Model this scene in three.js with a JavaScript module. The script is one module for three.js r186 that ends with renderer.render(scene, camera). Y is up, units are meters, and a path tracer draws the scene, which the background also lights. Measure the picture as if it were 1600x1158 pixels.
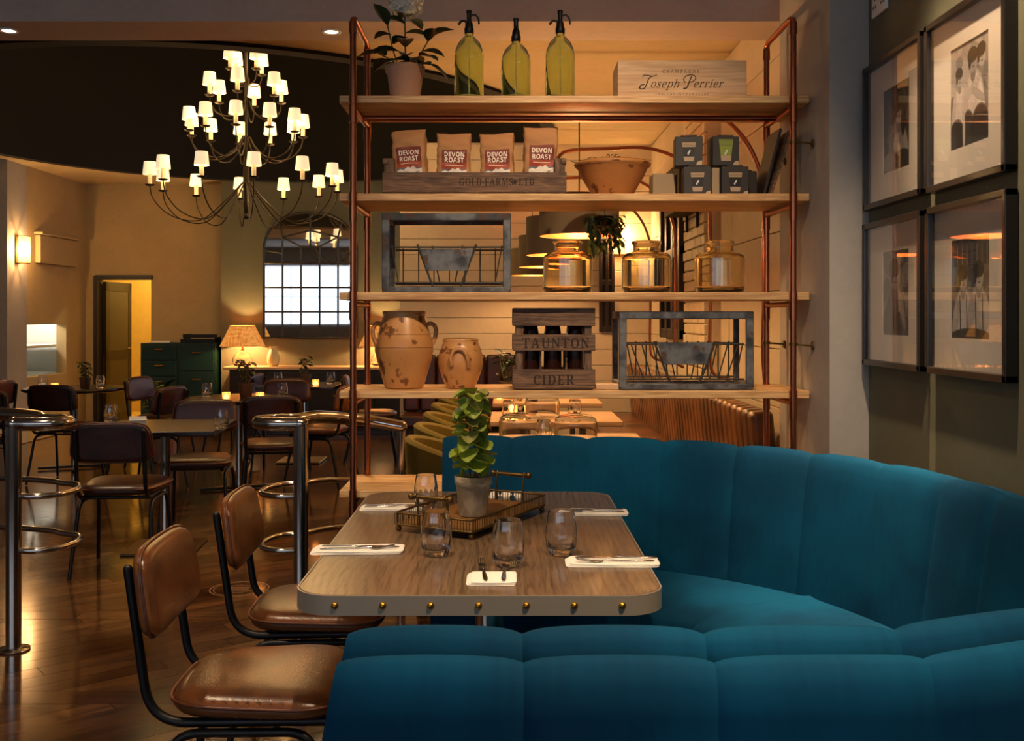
import * as THREE from 'three';
import { mergeGeometries } from 'three/addons/utils/BufferGeometryUtils.js';
import { RoundedBoxGeometry } from 'three/addons/geometries/RoundedBoxGeometry.js';
import { TextGeometry } from 'three/addons/geometries/TextGeometry.js';
import { FontLoader } from 'three/addons/loaders/FontLoader.js';
import { RectAreaLightUniformsLib } from 'three/addons/lights/RectAreaLightUniformsLib.js';

// ---------------------------------------------------------------- camera, sky, large lights, exposure
// x to the right, y up, the camera looks along -z; distances into the room are written as d = -z
const scene = new THREE.Scene();
const camera = new THREE.PerspectiveCamera(2 * Math.atan(579 / 1600) * 180 / Math.PI, 1600 / 1158, 0.05, 80);
camera.position.set(0, 1.4, 0);
camera.setViewOffset(1600, 1158, 10, 84, 1600, 1158);          // a shifted lens keeps the uprights upright
scene.background = new THREE.Color().setRGB(0.62, 0.75, 0.95);   // overcast daylight outside the street windows
const renderer = new THREE.WebGLRenderer();
renderer.toneMapping = THREE.LinearToneMapping;
renderer.toneMappingExposure = 1.0;
renderer.shadowMap.enabled = true;
RectAreaLightUniformsLib.init();
const WARM = 0xffcc88, WARMER = 0xffa550, SPOT = 0xffdcb4, DAY = 0xe6eeff;
function areaLight(w, h, [x, y, z], [tx, ty, tz], color, intensity) {
  const l = new THREE.RectAreaLight(color, intensity, w, h);
  l.position.set(x, y, z); l.lookAt(tx, ty, tz); scene.add(l); return l;
}
function pointLight([x, y, z], color, intensity, radius = 2, parent = scene) {
  const l = new THREE.PointLight(color, intensity, 0, 2); l.position.set(x, y, z); l.castShadow = true; l.shadow.radius = radius; parent.add(l); return l;
}
function spotLight([x, y, z], [tx, ty, tz], color, intensity, angle, penumbra, radius = 3) {
  const l = new THREE.SpotLight(color, intensity, 0, angle, penumbra, 2); l.position.set(x, y, z); l.target.position.set(tx, ty, tz);
  l.castShadow = true; l.shadow.radius = radius; scene.add(l); scene.add(l.target); return l;
}
// daylight entering the street windows behind the camera
areaLight(6.4, 1.6, [-3.5, 2.0, 2.9], [-3.5, 1.9, 0], DAY, 1.2);
areaLight(1.4, 1.6, [0.7, 2.0, 2.9], [0.7, 1.9, 0], DAY, 1.2);

// ---------------------------------------------------------------- helpers
const V = (x, y, z) => new THREE.Vector3(x, y, z);
let seed = 7;
const rnd = () => { seed = (seed * 1664525 + 1013904223) >>> 0; return seed / 4294967296; };
const rr = (a, b) => a + (b - a) * rnd();
const font = async f => await new FontLoader().loadAsync(`fonts/droid/droid_${f}.typeface.json`);
const SANSB = await font('sans_bold'), SERIFB = await font('serif_bold'), SERIF = await font('serif_regular');

const used = {};
function numbered(name) { const n = used[name] = (used[name] ?? -1) + 1; return n ? `${name}_${String(n).padStart(3, '0')}` : name; }
function prep(g) {
  let o = g.index ? g.toNonIndexed() : g;
  for (const k of Object.keys(o.attributes)) if (!['position', 'normal', 'uv'].includes(k)) o.deleteAttribute(k);
  if (!o.attributes.normal) o.computeVertexNormals();
  if (!o.attributes.uv) o.setAttribute('uv', new THREE.Float32BufferAttribute(new Float32Array(o.attributes.position.count * 2), 2));
  o.morphAttributes = {}; o.clearGroups();
  return o;
}
// uv in metres from the side each face points to; turn lays the grain the other way
function metres(g, turn = false, ou = 0, ov = 0) {
  const o = prep(g), p = o.attributes.position, n = o.attributes.normal, uv = o.attributes.uv;
  for (let i = 0; i < p.count; i += 3) {
    let nx = 0, ny = 0, nz = 0;
    for (let k = 0; k < 3; k++) { nx += Math.abs(n.getX(i + k)); ny += Math.abs(n.getY(i + k)); nz += Math.abs(n.getZ(i + k)); }
    for (let k = i; k < i + 3; k++) {
      let u, v;
      if (ny >= nx && ny >= nz) { u = p.getX(k); v = p.getZ(k); } else if (nx >= nz) { u = p.getZ(k); v = p.getY(k); } else { u = p.getX(k); v = p.getY(k); }
      uv.setXY(k, (turn ? v : u) + ou, (turn ? u : v) + ov);
    }
  }
  return o;
}
function obj(name, geos, mat, parent, turn = false, ou = 0, ov = 0) {
  const list = (Array.isArray(geos) ? geos : [geos]).map(prep);
  let g = list.length > 1 ? mergeGeometries(list) : list[0];
  if (mat.userData.metres) g = metres(g, turn, ou, ov);
  const m = new THREE.Mesh(g, mat); m.name = name; m.castShadow = m.receiveShadow = true;
  if (parent) parent.add(m);
  return m;
}
function tag(o, label, category, group) { o.userData.label = label; o.userData.category = category; if (group) o.userData.group = group; return o; }
function thing(name, label, category, [x, y, z] = [0, 0, 0], turn = 0, group) {
  const o = new THREE.Group(); o.name = numbered(name); o.position.set(x, y, z); o.rotation.y = turn; scene.add(o);
  return tag(o, label, category, group);
}
function copyOf(root, label, [x, y, z], turn = 0, group) {
  const c = root.clone(); c.name = numbered(root.name.replace(/_\d{3}$/, '')); c.userData = { ...root.userData };
  c.position.set(x, y, z); c.rotation.y = turn; scene.add(c); c.userData.label = label; if (group) c.userData.group = group;
  return c;
}
function single(name, label, category, geos, mat, group, turn) { const m = obj(numbered(name), geos, mat, scene, turn); return tag(m, label, category, group); }
function struct(name, geos, mat, parent, turn) { const m = obj(name, geos, mat, parent ?? scene, turn); if (!parent) m.userData.kind = 'structure'; return m; }
function structGroup(name) { const g = new THREE.Group(); g.name = name; g.userData.kind = 'structure'; scene.add(g); return g; }

const move = (g, x, y, z) => g.translate(x, y, z);
const box = (w, h, d, x = 0, y = 0, z = 0) => new THREE.BoxGeometry(w, h, d).translate(x, y, z);
const span = (x0, x1, y0, y1, z0, z1) => box(Math.abs(x1 - x0), Math.abs(y1 - y0), Math.abs(z1 - z0), (x0 + x1) / 2, (y0 + y1) / 2, (z0 + z1) / 2);
const rbox = (w, h, d, x = 0, y = 0, z = 0, r = 0.004, s = 2) => new RoundedBoxGeometry(w, h, d, s, Math.min(r, w / 2.1, h / 2.1, d / 2.1)).translate(x, y, z);
const cyl = (r0, r1, h, x = 0, y = 0, z = 0, s = 24) => new THREE.CylinderGeometry(r1, r0, h, s).translate(x, y + h / 2, z);   // stands on y
const ball = (r, x, y, z, s = 14) => new THREE.SphereGeometry(r, s, Math.max(6, s >> 1)).translate(x, y, z);
const lathe = (pts, s = 32) => new THREE.LatheGeometry(pts.map(p => new THREE.Vector2(Math.max(p[0], 0.00001), p[1])), s);
function rod(a, b, r, s = 8) {
  const A = V(...a), B = V(...b), L = A.distanceTo(B);
  const g = new THREE.CylinderGeometry(r, r, L, s);
  g.applyQuaternion(new THREE.Quaternion().setFromUnitVectors(V(0, 1, 0), B.clone().sub(A).normalize()));
  return g.translate((a[0] + b[0]) / 2, (a[1] + b[1]) / 2, (a[2] + b[2]) / 2);
}
function tube(pts, r, seg = 40, rad = 10, closed = false) {
  return new THREE.TubeGeometry(new THREE.CatmullRomCurve3(pts.map(p => V(...p)), closed, 'centripetal'), seg, r, rad, closed);
}
// straight runs joined by rounded bends
function bent(pts, bend, r, seg = 60, rad = 10) {
  const P = pts.map(p => V(...p)), c = new THREE.CurvePath();
  let last = P[0];
  for (let i = 1; i < P.length - 1; i++) {
    const a = P[i].clone().sub(P[i - 1]), b = P[i + 1].clone().sub(P[i]);
    const k = Math.min(bend, a.length() * 0.49, b.length() * 0.49);
    const p0 = P[i].clone().addScaledVector(a.normalize(), -k), p1 = P[i].clone().addScaledVector(b.normalize(), k);
    if (last.distanceTo(p0) > 1e-5) c.add(new THREE.LineCurve3(last, p0));
    c.add(new THREE.QuadraticBezierCurve3(p0, P[i], p1)); last = p1;
  }
  c.add(new THREE.LineCurve3(last, P[P.length - 1]));
  return new THREE.TubeGeometry(c, seg, r, rad, false);
}
function grid(nu, nv, fn, wrapU = false) {
  const pos = [], uv = [], idx = [];
  for (let j = 0; j <= nv; j++) for (let i = 0; i <= nu; i++) { const p = fn(i / nu, j / nv); pos.push(p[0], p[1], p[2]); uv.push(p[3] ?? i / nu, p[4] ?? j / nv); }
  for (let j = 0; j < nv; j++) for (let i = 0; i < nu; i++) { const a = j * (nu + 1) + i, b = a + 1, c = a + nu + 1, d = c + 1; idx.push(a, b, d, a, d, c); }
  const g = new THREE.BufferGeometry();
  g.setAttribute('position', new THREE.Float32BufferAttribute(pos, 3)); g.setAttribute('uv', new THREE.Float32BufferAttribute(uv, 2)); g.setIndex(idx);
  g.computeVertexNormals();
  if (wrapU) { const n = g.attributes.normal; for (let j = 0; j <= nv; j++) { const a = j * (nu + 1), b = a + nu; const s = V(n.getX(a) + n.getX(b), n.getY(a) + n.getY(b), n.getZ(a) + n.getZ(b)).normalize(); n.setXYZ(a, s.x, s.y, s.z); n.setXYZ(b, s.x, s.y, s.z); } }
  return g;
}
// a padded pad with rounded-rectangle outline lying in xz, from y = 0 to h
function pad(w, d, h, power = 5, dome = 0.012, warp, nu = 48) {
  const rings = [[0, h + dome], [0.35, h + dome * 0.9], [0.65, h + dome * 0.6], [0.85, h + dome * 0.15], [0.93, h - h * 0.1], [0.975, h * 0.72], [1, h * 0.5], [0.99, h * 0.25], [0.95, h * 0.05], [0.8, 0], [0, 0]];
  return grid(nu, rings.length - 1, (u, v) => {
    const [s, y] = rings[Math.round(v * (rings.length - 1))], t = -u * Math.PI * 2, c = Math.cos(t), q = Math.sin(t);
    const k = Math.pow(Math.pow(Math.abs(c), power) + Math.pow(Math.abs(q), power), -1 / power);
    const p = [c * k * s * w / 2, y, q * k * s * d / 2]; const o = warp ? warp(p) : p;
    return [o[0], o[1], o[2], p[0], p[2]];
  }, true);
}
function padEdge(w, d, y, r, power = 5, warp, k0 = 1) {
  const pts = [];
  for (let i = 0; i < 40; i++) { const t = i / 40 * Math.PI * 2, c = Math.cos(t), q = Math.sin(t), k = Math.pow(Math.pow(Math.abs(c), power) + Math.pow(Math.abs(q), power), -1 / power) * k0; const p = [c * k * w / 2, y, q * k * d / 2]; pts.push(warp ? warp(p) : p); }
  return tube(pts, r, 80, 6, true);
}
function text(str, f, size, depth = 0.0008, shear = 0, spacing = 0) {
  const parts = []; let x = 0;
  for (const ch of str) {
    if (ch === ' ') { x += size * 0.4; continue; }
    const g = new TextGeometry(ch, { font: f, size, depth, curveSegments: 4 }); g.computeBoundingBox();
    const w = g.boundingBox.max.x; parts.push(prep(g).translate(x, 0, 0)); x += w + size * 0.12 + spacing;
  }
  const g = mergeGeometries(parts), p = g.attributes.position;
  if (shear) for (let i = 0; i < p.count; i++) p.setX(i, p.getX(i) + p.getY(i) * shear);
  g.computeBoundingBox(); const b = g.boundingBox; g.translate(-(b.min.x + b.max.x) / 2, 0, 0);
  return g;
}

// ---------------------------------------------------------------- textures
const hash = (x, y, s) => { let h = (x * 374761393 + y * 668265263 + s * 1442695041) | 0; h = Math.imul(h ^ (h >>> 13), 1274126177); return ((h ^ (h >>> 16)) >>> 0) / 4294967296; };
function noise(x, y, px, py, s) {
  const xi = Math.floor(x), yi = Math.floor(y), fx = x - xi, fy = y - yi, u = fx * fx * (3 - 2 * fx), v = fy * fy * (3 - 2 * fy);
  const w = (a, p) => ((a % p) + p) % p;
  const a = hash(w(xi, px), w(yi, py), s), b = hash(w(xi + 1, px), w(yi, py), s), c = hash(w(xi, px), w(yi + 1, py), s), d = hash(w(xi + 1, px), w(yi + 1, py), s);
  return a + (b - a) * u + (c - a) * v + (a - b - c + d) * u * v;
}
function fbm(u, v, fx, fy, oct, s) { let a = 0, k = 0.5, n = 0; for (let o = 0; o < oct; o++) { a += k * noise(u * fx, v * fy, fx, fy, s + o * 17); n += k; k *= 0.5; fx *= 2; fy *= 2; } return a / n; }
function texture(w, h, fn, colour = true) {
  const data = new Uint8Array(w * h * 4);
  for (let j = 0; j < h; j++) for (let i = 0; i < w; i++) { const c = fn(i / w, j / h), k = (j * w + i) * 4; for (let q = 0; q < 3; q++) data[k + q] = Math.max(0, Math.min(255, Array.isArray(c) ? c[q] : c)); data[k + 3] = 255; }
  const t = new THREE.DataTexture(data, w, h, THREE.RGBAFormat); t.wrapS = t.wrapT = THREE.RepeatWrapping; t.magFilter = THREE.LinearFilter; t.minFilter = THREE.LinearMipmapLinearFilter; t.generateMipmaps = true;
  if (colour) t.colorSpace = THREE.SRGBColorSpace; t.needsUpdate = true; return t;
}
const lerp3 = (a, b, t) => [a[0] + (b[0] - a[0]) * t, a[1] + (b[1] - a[1]) * t, a[2] + (b[2] - a[2]) * t];
const sm = (a, b, x) => { const t = Math.max(0, Math.min(1, (x - a) / (b - a))); return t * t * (3 - 2 * t); };
function canvasTexture(w, h, draw) {
  const c = document.createElement('canvas'); c.width = w; c.height = h; draw(c.getContext('2d'), w, h);
  const t = new THREE.CanvasTexture(c); t.colorSpace = THREE.SRGBColorSpace; t.magFilter = THREE.LinearFilter; return t;
}
const wood = (light, dark, s, stretch = 24) => texture(512, 512, (u, v) => {
  const g = fbm(u, v, 3, stretch, 4, s), f = fbm(u, v, 8, stretch * 8, 3, s + 5), k = fbm(u, v, 2, 3, 2, s + 9);
  const ring = 0.5 + 0.5 * Math.sin((v * stretch * 0.5 + g * 4 + k) * 6.283);
  return lerp3(light, dark, Math.min(1, 0.2 * ring + 0.55 * sm(0.35, 0.75, f) + 0.35 * sm(0.4, 0.7, g)));
});
function mat(color, rough = 0.6, metal = 0, extra = {}) {
  const { metres: m, ...rest } = extra;
  const M = new THREE.MeshPhysicalMaterial({ color, roughness: rough, metalness: metal, ...rest }); if (m) M.userData.metres = true; return M;
}
const rep = (t, x, y = x) => { const c = t.clone(); c.repeat.set(x, y); c.needsUpdate = true; return c; };

const T = {
  oak: wood([222, 182, 126], [170, 122, 74], 11),
  crate: wood([126, 96, 72], [62, 44, 33], 31, 16),
  pale: wood([214, 180, 140], [186, 146, 106], 41),
  table: texture(1024, 1024, (u, v) => { // oak veneer with cathedral figure and open pores
    const k = fbm(u, v, 2, 3, 2, 51), w = fbm(u, v, 3, 16, 3, 53), pore = fbm(u, v, 18, 300, 2, 57), pl = Math.floor(v * 8), pf = hash(pl, 3, 5);
    const ring = 0.5 + 0.5 * Math.sin((v * 46 + k * 3.2 + w * 0.9) * 6.283);
    return lerp3([128, 103, 78], [76, 58, 43], Math.min(1, 0.3 * ring * ring + 0.5 * sm(0.5, 0.8, pore) + 0.2 * w + 0.12 * pf));
  }),
  floor: texture(1024, 1024, (u, v) => {
    const g = fbm(u, v, 3, 40, 4, 61), f = fbm(u, v, 10, 200, 3, 63), k = fbm(u, v, 3, 3, 3, 65);
    return lerp3([112, 74, 40], [52, 31, 16], Math.min(1, 0.5 * sm(0.3, 0.75, g) + 0.4 * f + 0.35 * sm(0.4, 0.8, k)));
  }),
  floorRough: texture(512, 512, (u, v) => 60 + 60 * fbm(u, v, 6, 6, 4, 71) + 35 * sm(0.55, 0.8, fbm(u, v, 40, 160, 2, 73)), false),
  leather: texture(512, 512, (u, v) => { const a = fbm(u, v, 3, 3, 4, 81), b = fbm(u, v, 14, 14, 4, 83); return lerp3([138, 84, 42], [62, 33, 16], Math.min(1, 0.75 * sm(0.3, 0.75, a) + 0.35 * sm(0.35, 0.8, b))); }),
  leatherBump: texture(512, 512, (u, v) => 255 * fbm(u, v, 70, 70, 3, 87), false),
  speck: texture(256, 256, (u, v) => 255 * fbm(u, v, 48, 48, 3, 91), false),
  plaster: texture(512, 512, (u, v) => { const a = fbm(u, v, 5, 5, 4, 95), b = fbm(u, v, 40, 40, 2, 97); const k = 235 + 14 * a + 10 * b - 4; return [k, k, k]; }),
  clay: texture(512, 512, (u, v) => {
    const a = fbm(u, v, 4, 6, 3, 101), chip = fbm(u, v, 14, 15, 4, 109), fine = fbm(u, v, 40, 40, 2, 107);
    let c = lerp3([205, 152, 92], [178, 120, 66], a * 0.8 + fine * 0.3);
    const m = sm(0.63, 0.69, chip + 0.10 * (fine - 0.5)); c = lerp3(c, [104, 62, 34], m * 0.85); return c;
  }),
  zinc: texture(512, 512, (u, v) => { const a = fbm(u, v, 6, 6, 5, 111), b = fbm(u, v, 22, 22, 4, 113), r = fbm(u, v, 9, 9, 4, 117); let c = lerp3([122, 124, 126], [48, 50, 54], sm(0.3, 0.7, a) * 0.7 + b * 0.4); return lerp3(c, [84, 52, 34], sm(0.68, 0.76, r) * 0.7); }),
  velvet: texture(512, 512, (u, v) => { const a = fbm(u, v, 3, 3, 4, 121), b = fbm(u, v, 90, 20, 2, 123); return lerp3([0, 70, 100], [0, 49, 75], sm(0.3, 0.7, a) * 0.8 + 0.3 * b); }),
  kraft: texture(256, 256, (u, v) => { const a = fbm(u, v, 6, 6, 4, 131); return lerp3([196, 146, 96], [168, 116, 72], a); }),
  linen: texture(256, 256, (u, v) => { const a = fbm(u, v, 80, 12, 2, 141), b = fbm(u, v, 12, 80, 2, 143); const k = 0.5 * a + 0.5 * b; return lerp3([255, 226, 180], [214, 164, 104], sm(0.3, 0.7, k)); }),
  stone: texture(256, 256, (u, v) => { const a = fbm(u, v, 6, 10, 4, 151); return lerp3([190, 174, 144], [134, 118, 92], sm(0.3, 0.7, a)); }),
};
const M = {
  wallGreen: mat(0x6a6850, 0.75, 0, { map: T.plaster, metres: true }),
  wallBeige: mat(0xb59d70, 0.8, 0, { map: T.plaster, metres: true }),
  wallGrey: mat(0xa8a29a, 0.75, 0, { map: T.plaster, metres: true }),
  ceiling: mat(0xc2ab80, 0.85, 0, { map: T.plaster, metres: true }),
  nearCeiling: mat(0xbcaa9c, 0.85, 0, { map: T.plaster, metres: true }),
  black: mat(0x0a0806, 0.9),
  boards: mat(0xd2c3a6, 0.5, 0, { map: T.plaster, metres: true }),
  brickPaint: mat(0xd9c8a6, 0.6, 0, { map: T.plaster, bumpMap: T.speck, bumpScale: 0.004, metres: true }),
  floor: mat(0xffffff, 0.3, 0, { map: T.floor, roughnessMap: T.floorRough, metres: true, clearcoat: 0.25, clearcoatRoughness: 0.22 }),
  floor2: mat(0xd8cfc4, 0.3, 0, { map: T.floor, roughnessMap: T.floorRough, metres: true, clearcoat: 0.25, clearcoatRoughness: 0.24 }),
  floor3: mat(0xb8a898, 0.32, 0, { map: T.floor, roughnessMap: T.floorRough, metres: true, clearcoat: 0.25, clearcoatRoughness: 0.2 }),
  velvet: mat(0xffffff, 0.85, 0, { map: T.velvet, specularIntensity: 0.25, sheen: 0.35, sheenColor: new THREE.Color(0x0f86b0), sheenRoughness: 0.45 }),
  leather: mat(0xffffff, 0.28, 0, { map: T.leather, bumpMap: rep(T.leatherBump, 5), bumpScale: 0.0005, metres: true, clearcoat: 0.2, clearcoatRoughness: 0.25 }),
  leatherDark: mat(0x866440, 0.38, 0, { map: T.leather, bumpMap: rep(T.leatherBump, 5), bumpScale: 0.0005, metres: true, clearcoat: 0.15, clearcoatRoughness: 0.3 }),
  piping: mat(0x5a3018, 0.4),
  blackMetal: mat(0x0b0c0e, 0.42, 0.3),
  chrome: mat(0xb9b4ac, 0.16, 1),
  copper: mat(0xa86648, 0.28, 1),
  brass: mat(0xb8862e, 0.3, 1),
  bronze: mat(0x6e5730, 0.4, 0.9),
  bronzeDark: mat(0x2b2112, 0.45, 0.7),
  trayBase: mat(0x7c5628, 0.4),
  zincBand: mat(0x9a8f7e, 0.45, 0.25),
  zinc: mat(0xffffff, 0.6, 0.3, { map: rep(T.zinc, 2.5), metres: true }),
  wire: mat(0x4a4742, 0.5, 0.7),
  oak: mat(0xffffff, 0.5, 0, { map: T.oak, metres: true }),
  table: mat(0xffffff, 0.3, 0, { map: T.table, metres: true, clearcoat: 0.5, clearcoatRoughness: 0.12 }),
  darkTop: mat(0x4a3c30, 0.3, 0, { map: T.crate, metres: true, clearcoat: 0.3, clearcoatRoughness: 0.2 }),
  crate: mat(0xffffff, 0.75, 0, { map: rep(T.crate, 2), metres: true }),
  pale: mat(0xffffff, 0.65, 0, { map: T.pale, metres: true }),
  print: mat(0x2c1c14, 0.8),
  clay: mat(0xffffff, 0.32, 0, { map: T.clay }),
  bowlClay: mat(0xf0e0d0, 0.5, 0, { map: T.clay }),
  terracotta: mat(0xb98a6a, 0.8, 0, { bumpMap: T.speck, bumpScale: 0.001 }),
  darkPot: mat(0x3a2a20, 0.7),
  greyPot: mat(0xffffff, 0.85, 0, { map: T.stone }),
  soil: mat(0x20150d, 1),
  leafDark: mat(0x1d3016, 0.45, 0, { side: THREE.DoubleSide }),
  leafDark2: mat(0x263a1a, 0.5, 0, { side: THREE.DoubleSide }),
  leafBright: mat(0x93a52e, 0.55, 0, { side: THREE.DoubleSide, transmission: 0.25, thickness: 0 }),
  leafMid: mat(0x708634, 0.55, 0, { side: THREE.DoubleSide, transmission: 0.2, thickness: 0 }),
  leafOld: mat(0x8c8a3a, 0.6, 0, { side: THREE.DoubleSide, transmission: 0.2, thickness: 0 }),
  stem: mat(0x4e4a26, 0.7),
  petal: mat(0xe6dfcb, 0.8, 0, { side: THREE.DoubleSide }),
  linen: mat(0xf2ece0, 0.85, 0, { bumpMap: T.speck, bumpScale: 0.0004 }),
  glass: mat(0xffffff, 0.01, 0, { transmission: 1, thickness: 0.003, ior: 1.5 }),
  pane: mat(0xffffff, 0.02, 0, { transmission: 1, thickness: 0, ior: 1.5 }),
  amber: mat(0xfff8da, 0.02, 0, { transmission: 1, thickness: 0.004, ior: 1.48 }),
  syphonGlass: mat(0xe8f7cc, 0.02, 0, { transmission: 1, thickness: 0.004, ior: 1.48 }),
  mirror: mat(0xf0efe8, 0.02, 1),
  mirrorDark: mat(0x30343c, 0.06, 1),
  greenPaint: mat(0x062419, 0.4, 0.1),
  door: mat(0x1c1712, 0.5),
  doorPanel: mat(0x453f30, 0.6),
  corridor: mat(0xd8b860, 0.8, 0, { map: T.plaster, metres: true }),
  steel: mat(0xc8ccca, 0.35, 0.6),
  shadeDrum: mat(0x6f6046, 0.9, 0, { side: THREE.DoubleSide }),
  shadeCopper: mat(0xc8703c, 0.35, 0.8, { side: THREE.DoubleSide }),
  disc: mat(0xffe0b0, 0.5, 0, { emissive: new THREE.Color(1, 0.85, 0.65), emissiveIntensity: 5 }),
  bulb: mat(0xffe0b0, 0.5, 0, { emissive: new THREE.Color(1, 0.66, 0.3), emissiveIntensity: 14 }),
  candleGlow: mat(0xfff0d0, 0.5, 0, { emissive: new THREE.Color(1, 0.62, 0.25), emissiveIntensity: 5 }),
  mustard: mat(0x6e5d14, 0.85, 0, { sheen: 0.4, sheenColor: new THREE.Color(0xb09a30), sheenRoughness: 0.5 }),
  brownWood: mat(0x4a2f1b, 0.55, 0, { map: rep(T.crate, 1), metres: true }),
  white: mat(0xe8e4dc, 0.6),
  frame: mat(0x15100d, 0.35, 0, { clearcoat: 0.3, clearcoatRoughness: 0.2 }),
  bottle: mat(0x2a0f08, 0.12, 0, { clearcoat: 0.5 }),
};

// ---------------------------------------------------------------- the room
const WX = 1.44;                                                // right-hand wall
struct('floor', span(-9, 1.7, -0.2, -0.006, 3.2, -13.4), M.floor);
{ // floorboards laid on the diagonal in fields between straight border boards
  const floor = scene.getObjectByName('floor'), kinds = [M.floor, M.floor2, M.floor3];
  const a = THREE.MathUtils.degToRad(38), ca = Math.cos(a), sa = Math.sin(a), w = 0.105;
  const fields = [[-3.4, 0.1, 1.6, 3.70], [-3.8, 0.1, 3.83, 4.74], [-4.4, 0.1, 4.87, 7.6]];
  const clip = (poly, f) => { const out = []; for (let i = 0; i < poly.length; i++) { const p = poly[i], q = poly[(i + 1) % poly.length], fp = f(p), fq = f(q); if (fp >= 0) out.push(p); if ((fp >= 0) !== (fq >= 0)) { const t = fp / (fp - fq); out.push([p[0] + (q[0] - p[0]) * t, p[1] + (q[1] - p[1]) * t]); } } return out; };
  let count = 0;
  for (const [x0, x1, d0, d1] of fields) for (let row = -70; row < 70; row++) {
    let s = -9 + rr(0, 1.4);
    while (s < 9) {
      const L = rr(1.1, 1.9), u0 = s + 0.0012, u1 = s + L - 0.0012, v0 = row * w + 0.0012, v1 = row * w + w - 0.0012; s += L;
      let poly = [[u0, v0], [u1, v0], [u1, v1], [u0, v1]].map(([u, v]) => [u * ca - v * sa - 1.8, u * sa + v * ca + 4.4]);
      for (const f of [p => p[0] - x0, p => x1 - p[0], p => p[1] - d0, p => d1 - p[1]]) if (poly.length) poly = clip(poly, f);
      if (poly.length < 3) continue;
      const sh = new THREE.Shape(poly.map(p => new THREE.Vector2(p[0], p[1])));
      const g = prep(new THREE.ExtrudeGeometry(sh, { depth: 0.006, bevelEnabled: false })).rotateX(-Math.PI / 2).translate(0, -0.006, 0);
      const m = new THREE.Mesh(g, kinds[count++ % 3]); m.name = 'floorboard'; m.receiveShadow = true;
      const p = g.attributes.position, uv = g.attributes.uv, o = rr(0, 5), o2 = rr(0, 5);
      for (let i = 0; i < p.count; i++) uv.setXY(i, p.getX(i) * ca - p.getZ(i) * sa + o, p.getX(i) * sa + p.getZ(i) * ca + o2);
      floor.add(m);
    }
  }
  for (const [d0, d1, x0] of [[3.703, 3.827, -3.4], [4.743, 4.867, -4.4]]) for (let x = x0; x < 0.1; x += 1.2) obj('border_board', span(x + 0.001, Math.min(x + 1.199, 0.1), -0.006, 0.0002, -d0, -d1), kinds[count++ % 3], floor);
}
// right wall, painted olive near the booth, boarded farther back
{
  const w = struct('wall_right', [span(WX, WX + 0.15, 0, 3.35, 3, -4.9), span(WX, WX + 0.15, 0, 3.1, -4.9, -10.2)], M.wallGreen);
  for (let i = 0; i < 10; i++) for (const [d0, d1] of [[4.83, 6.75], [7.65, 9.98]]) obj('wall_board', rbox(0.02, 0.302, d1 - d0, WX - 0.011, 0.16 + 0.306 * i, -(d0 + d1) / 2, 0.004, 1), M.boards, w);
  obj('boards_backing', span(WX - 0.003, WX, 0, 3.08, -4.8, -9.99), M.boards, w);
}
{ // chimney breast of painted brick on the right wall
  const w = struct('wall_pier', span(WX - 0.1, WX, 0, 3.08, -6.8, -7.6), M.brickPaint);
  for (let r = 12; r < 41; r++) { let d = 6.8 - (r % 2 ? 0.11 : 0); while (d < 7.6) { const a = Math.max(6.805, d + 0.005), b = Math.min(7.595, d + 0.215); if (b - a > 0.03) obj('brick', rbox(0.024 + rr(-0.004, 0.004), 0.064, b - a, WX - 0.11, 0.04 + r * 0.075, -(a + b) / 2, 0.005, 1), M.brickPaint, w); d += 0.22; } }
}
// square column at the end of the shelving
struct('wall_column', span(1.285, WX, 0, 3.35, -4.06, -4.8), M.wallGrey);
// back wall of the dining area, horizontal painted boards
{
  const w = struct('wall_back', span(-1.03, WX + 0.1, 0, 3.1, -10.0, -10.15), M.boards);
  for (let i = 0; i < 20; i++) obj('wall_board', rbox(2.46, 0.15, 0.02, 0.2, 0.08 + 0.154 * i, -9.992, 0.004, 1), M.boards, w);
}
struct('wall_green', span(-3.5, -0.9, 0, 3.1, -12.6, -12.95), M.wallGreen);
// far wall with the doorway
struct('wall_far', [span(-5.6, -5.2, 0, 3.1, -13, -13.15), span(-4.5, -0.9, 0, 3.1, -13, -13.15), span(-5.2, -4.5, 1.89, 3.1, -13, -13.15)], M.wallBeige);
struct('wall_corridor', [span(-6.4, -6.3, 0, 2.6, -13.15, -15.2), span(-4.1, -4.0, 0, 2.6, -13.15, -15.2), span(-6.4, -4.0, 0, 2.6, -15.1, -15.2), span(-6.4, -4, 2.5, 2.6, -13.15, -15.2), span(-6.4, -4, -0.1, 0, -13.15, -15.2)], M.corridor);
// left side: pier and the serving hatch wall
struct('wall_left_pier', span(-9, -5.33, 0, 3.1, -10.95, -11.4), M.wallGrey);
struct('wall_left', [span(-5.45, -5.33, 0, 0.72, -11.4, -13), span(-5.45, -5.33, 1.31, 3.1, -11.4, -13), span(-5.45, -5.33, 0.72, 1.31, -12.42, -13)], M.wallBeige);
struct('trim_1', [rbox(0.06, 0.32, 1.0, -5.3, 2.17, -12.1, 0.01), rbox(0.1, 0.03, 1.06, -5.28, 2.35, -12.1, 0.006)], M.wallBeige);
struct('wall_hatch', [span(-6.6, -6.5, 0, 2, -11.4, -13), span(-6.6, -5.45, 0, 2, -12.9, -13), span(-6.6, -5.45, 1.7, 1.75, -11.4, -13), span(-6.6, -5.45, 0.0, 0.05, -11.4, -13)], M.steel);
struct('wall_left_side', span(-9.1, -9, 0, 3.35, 3, -11.2), M.wallGrey);
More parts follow.
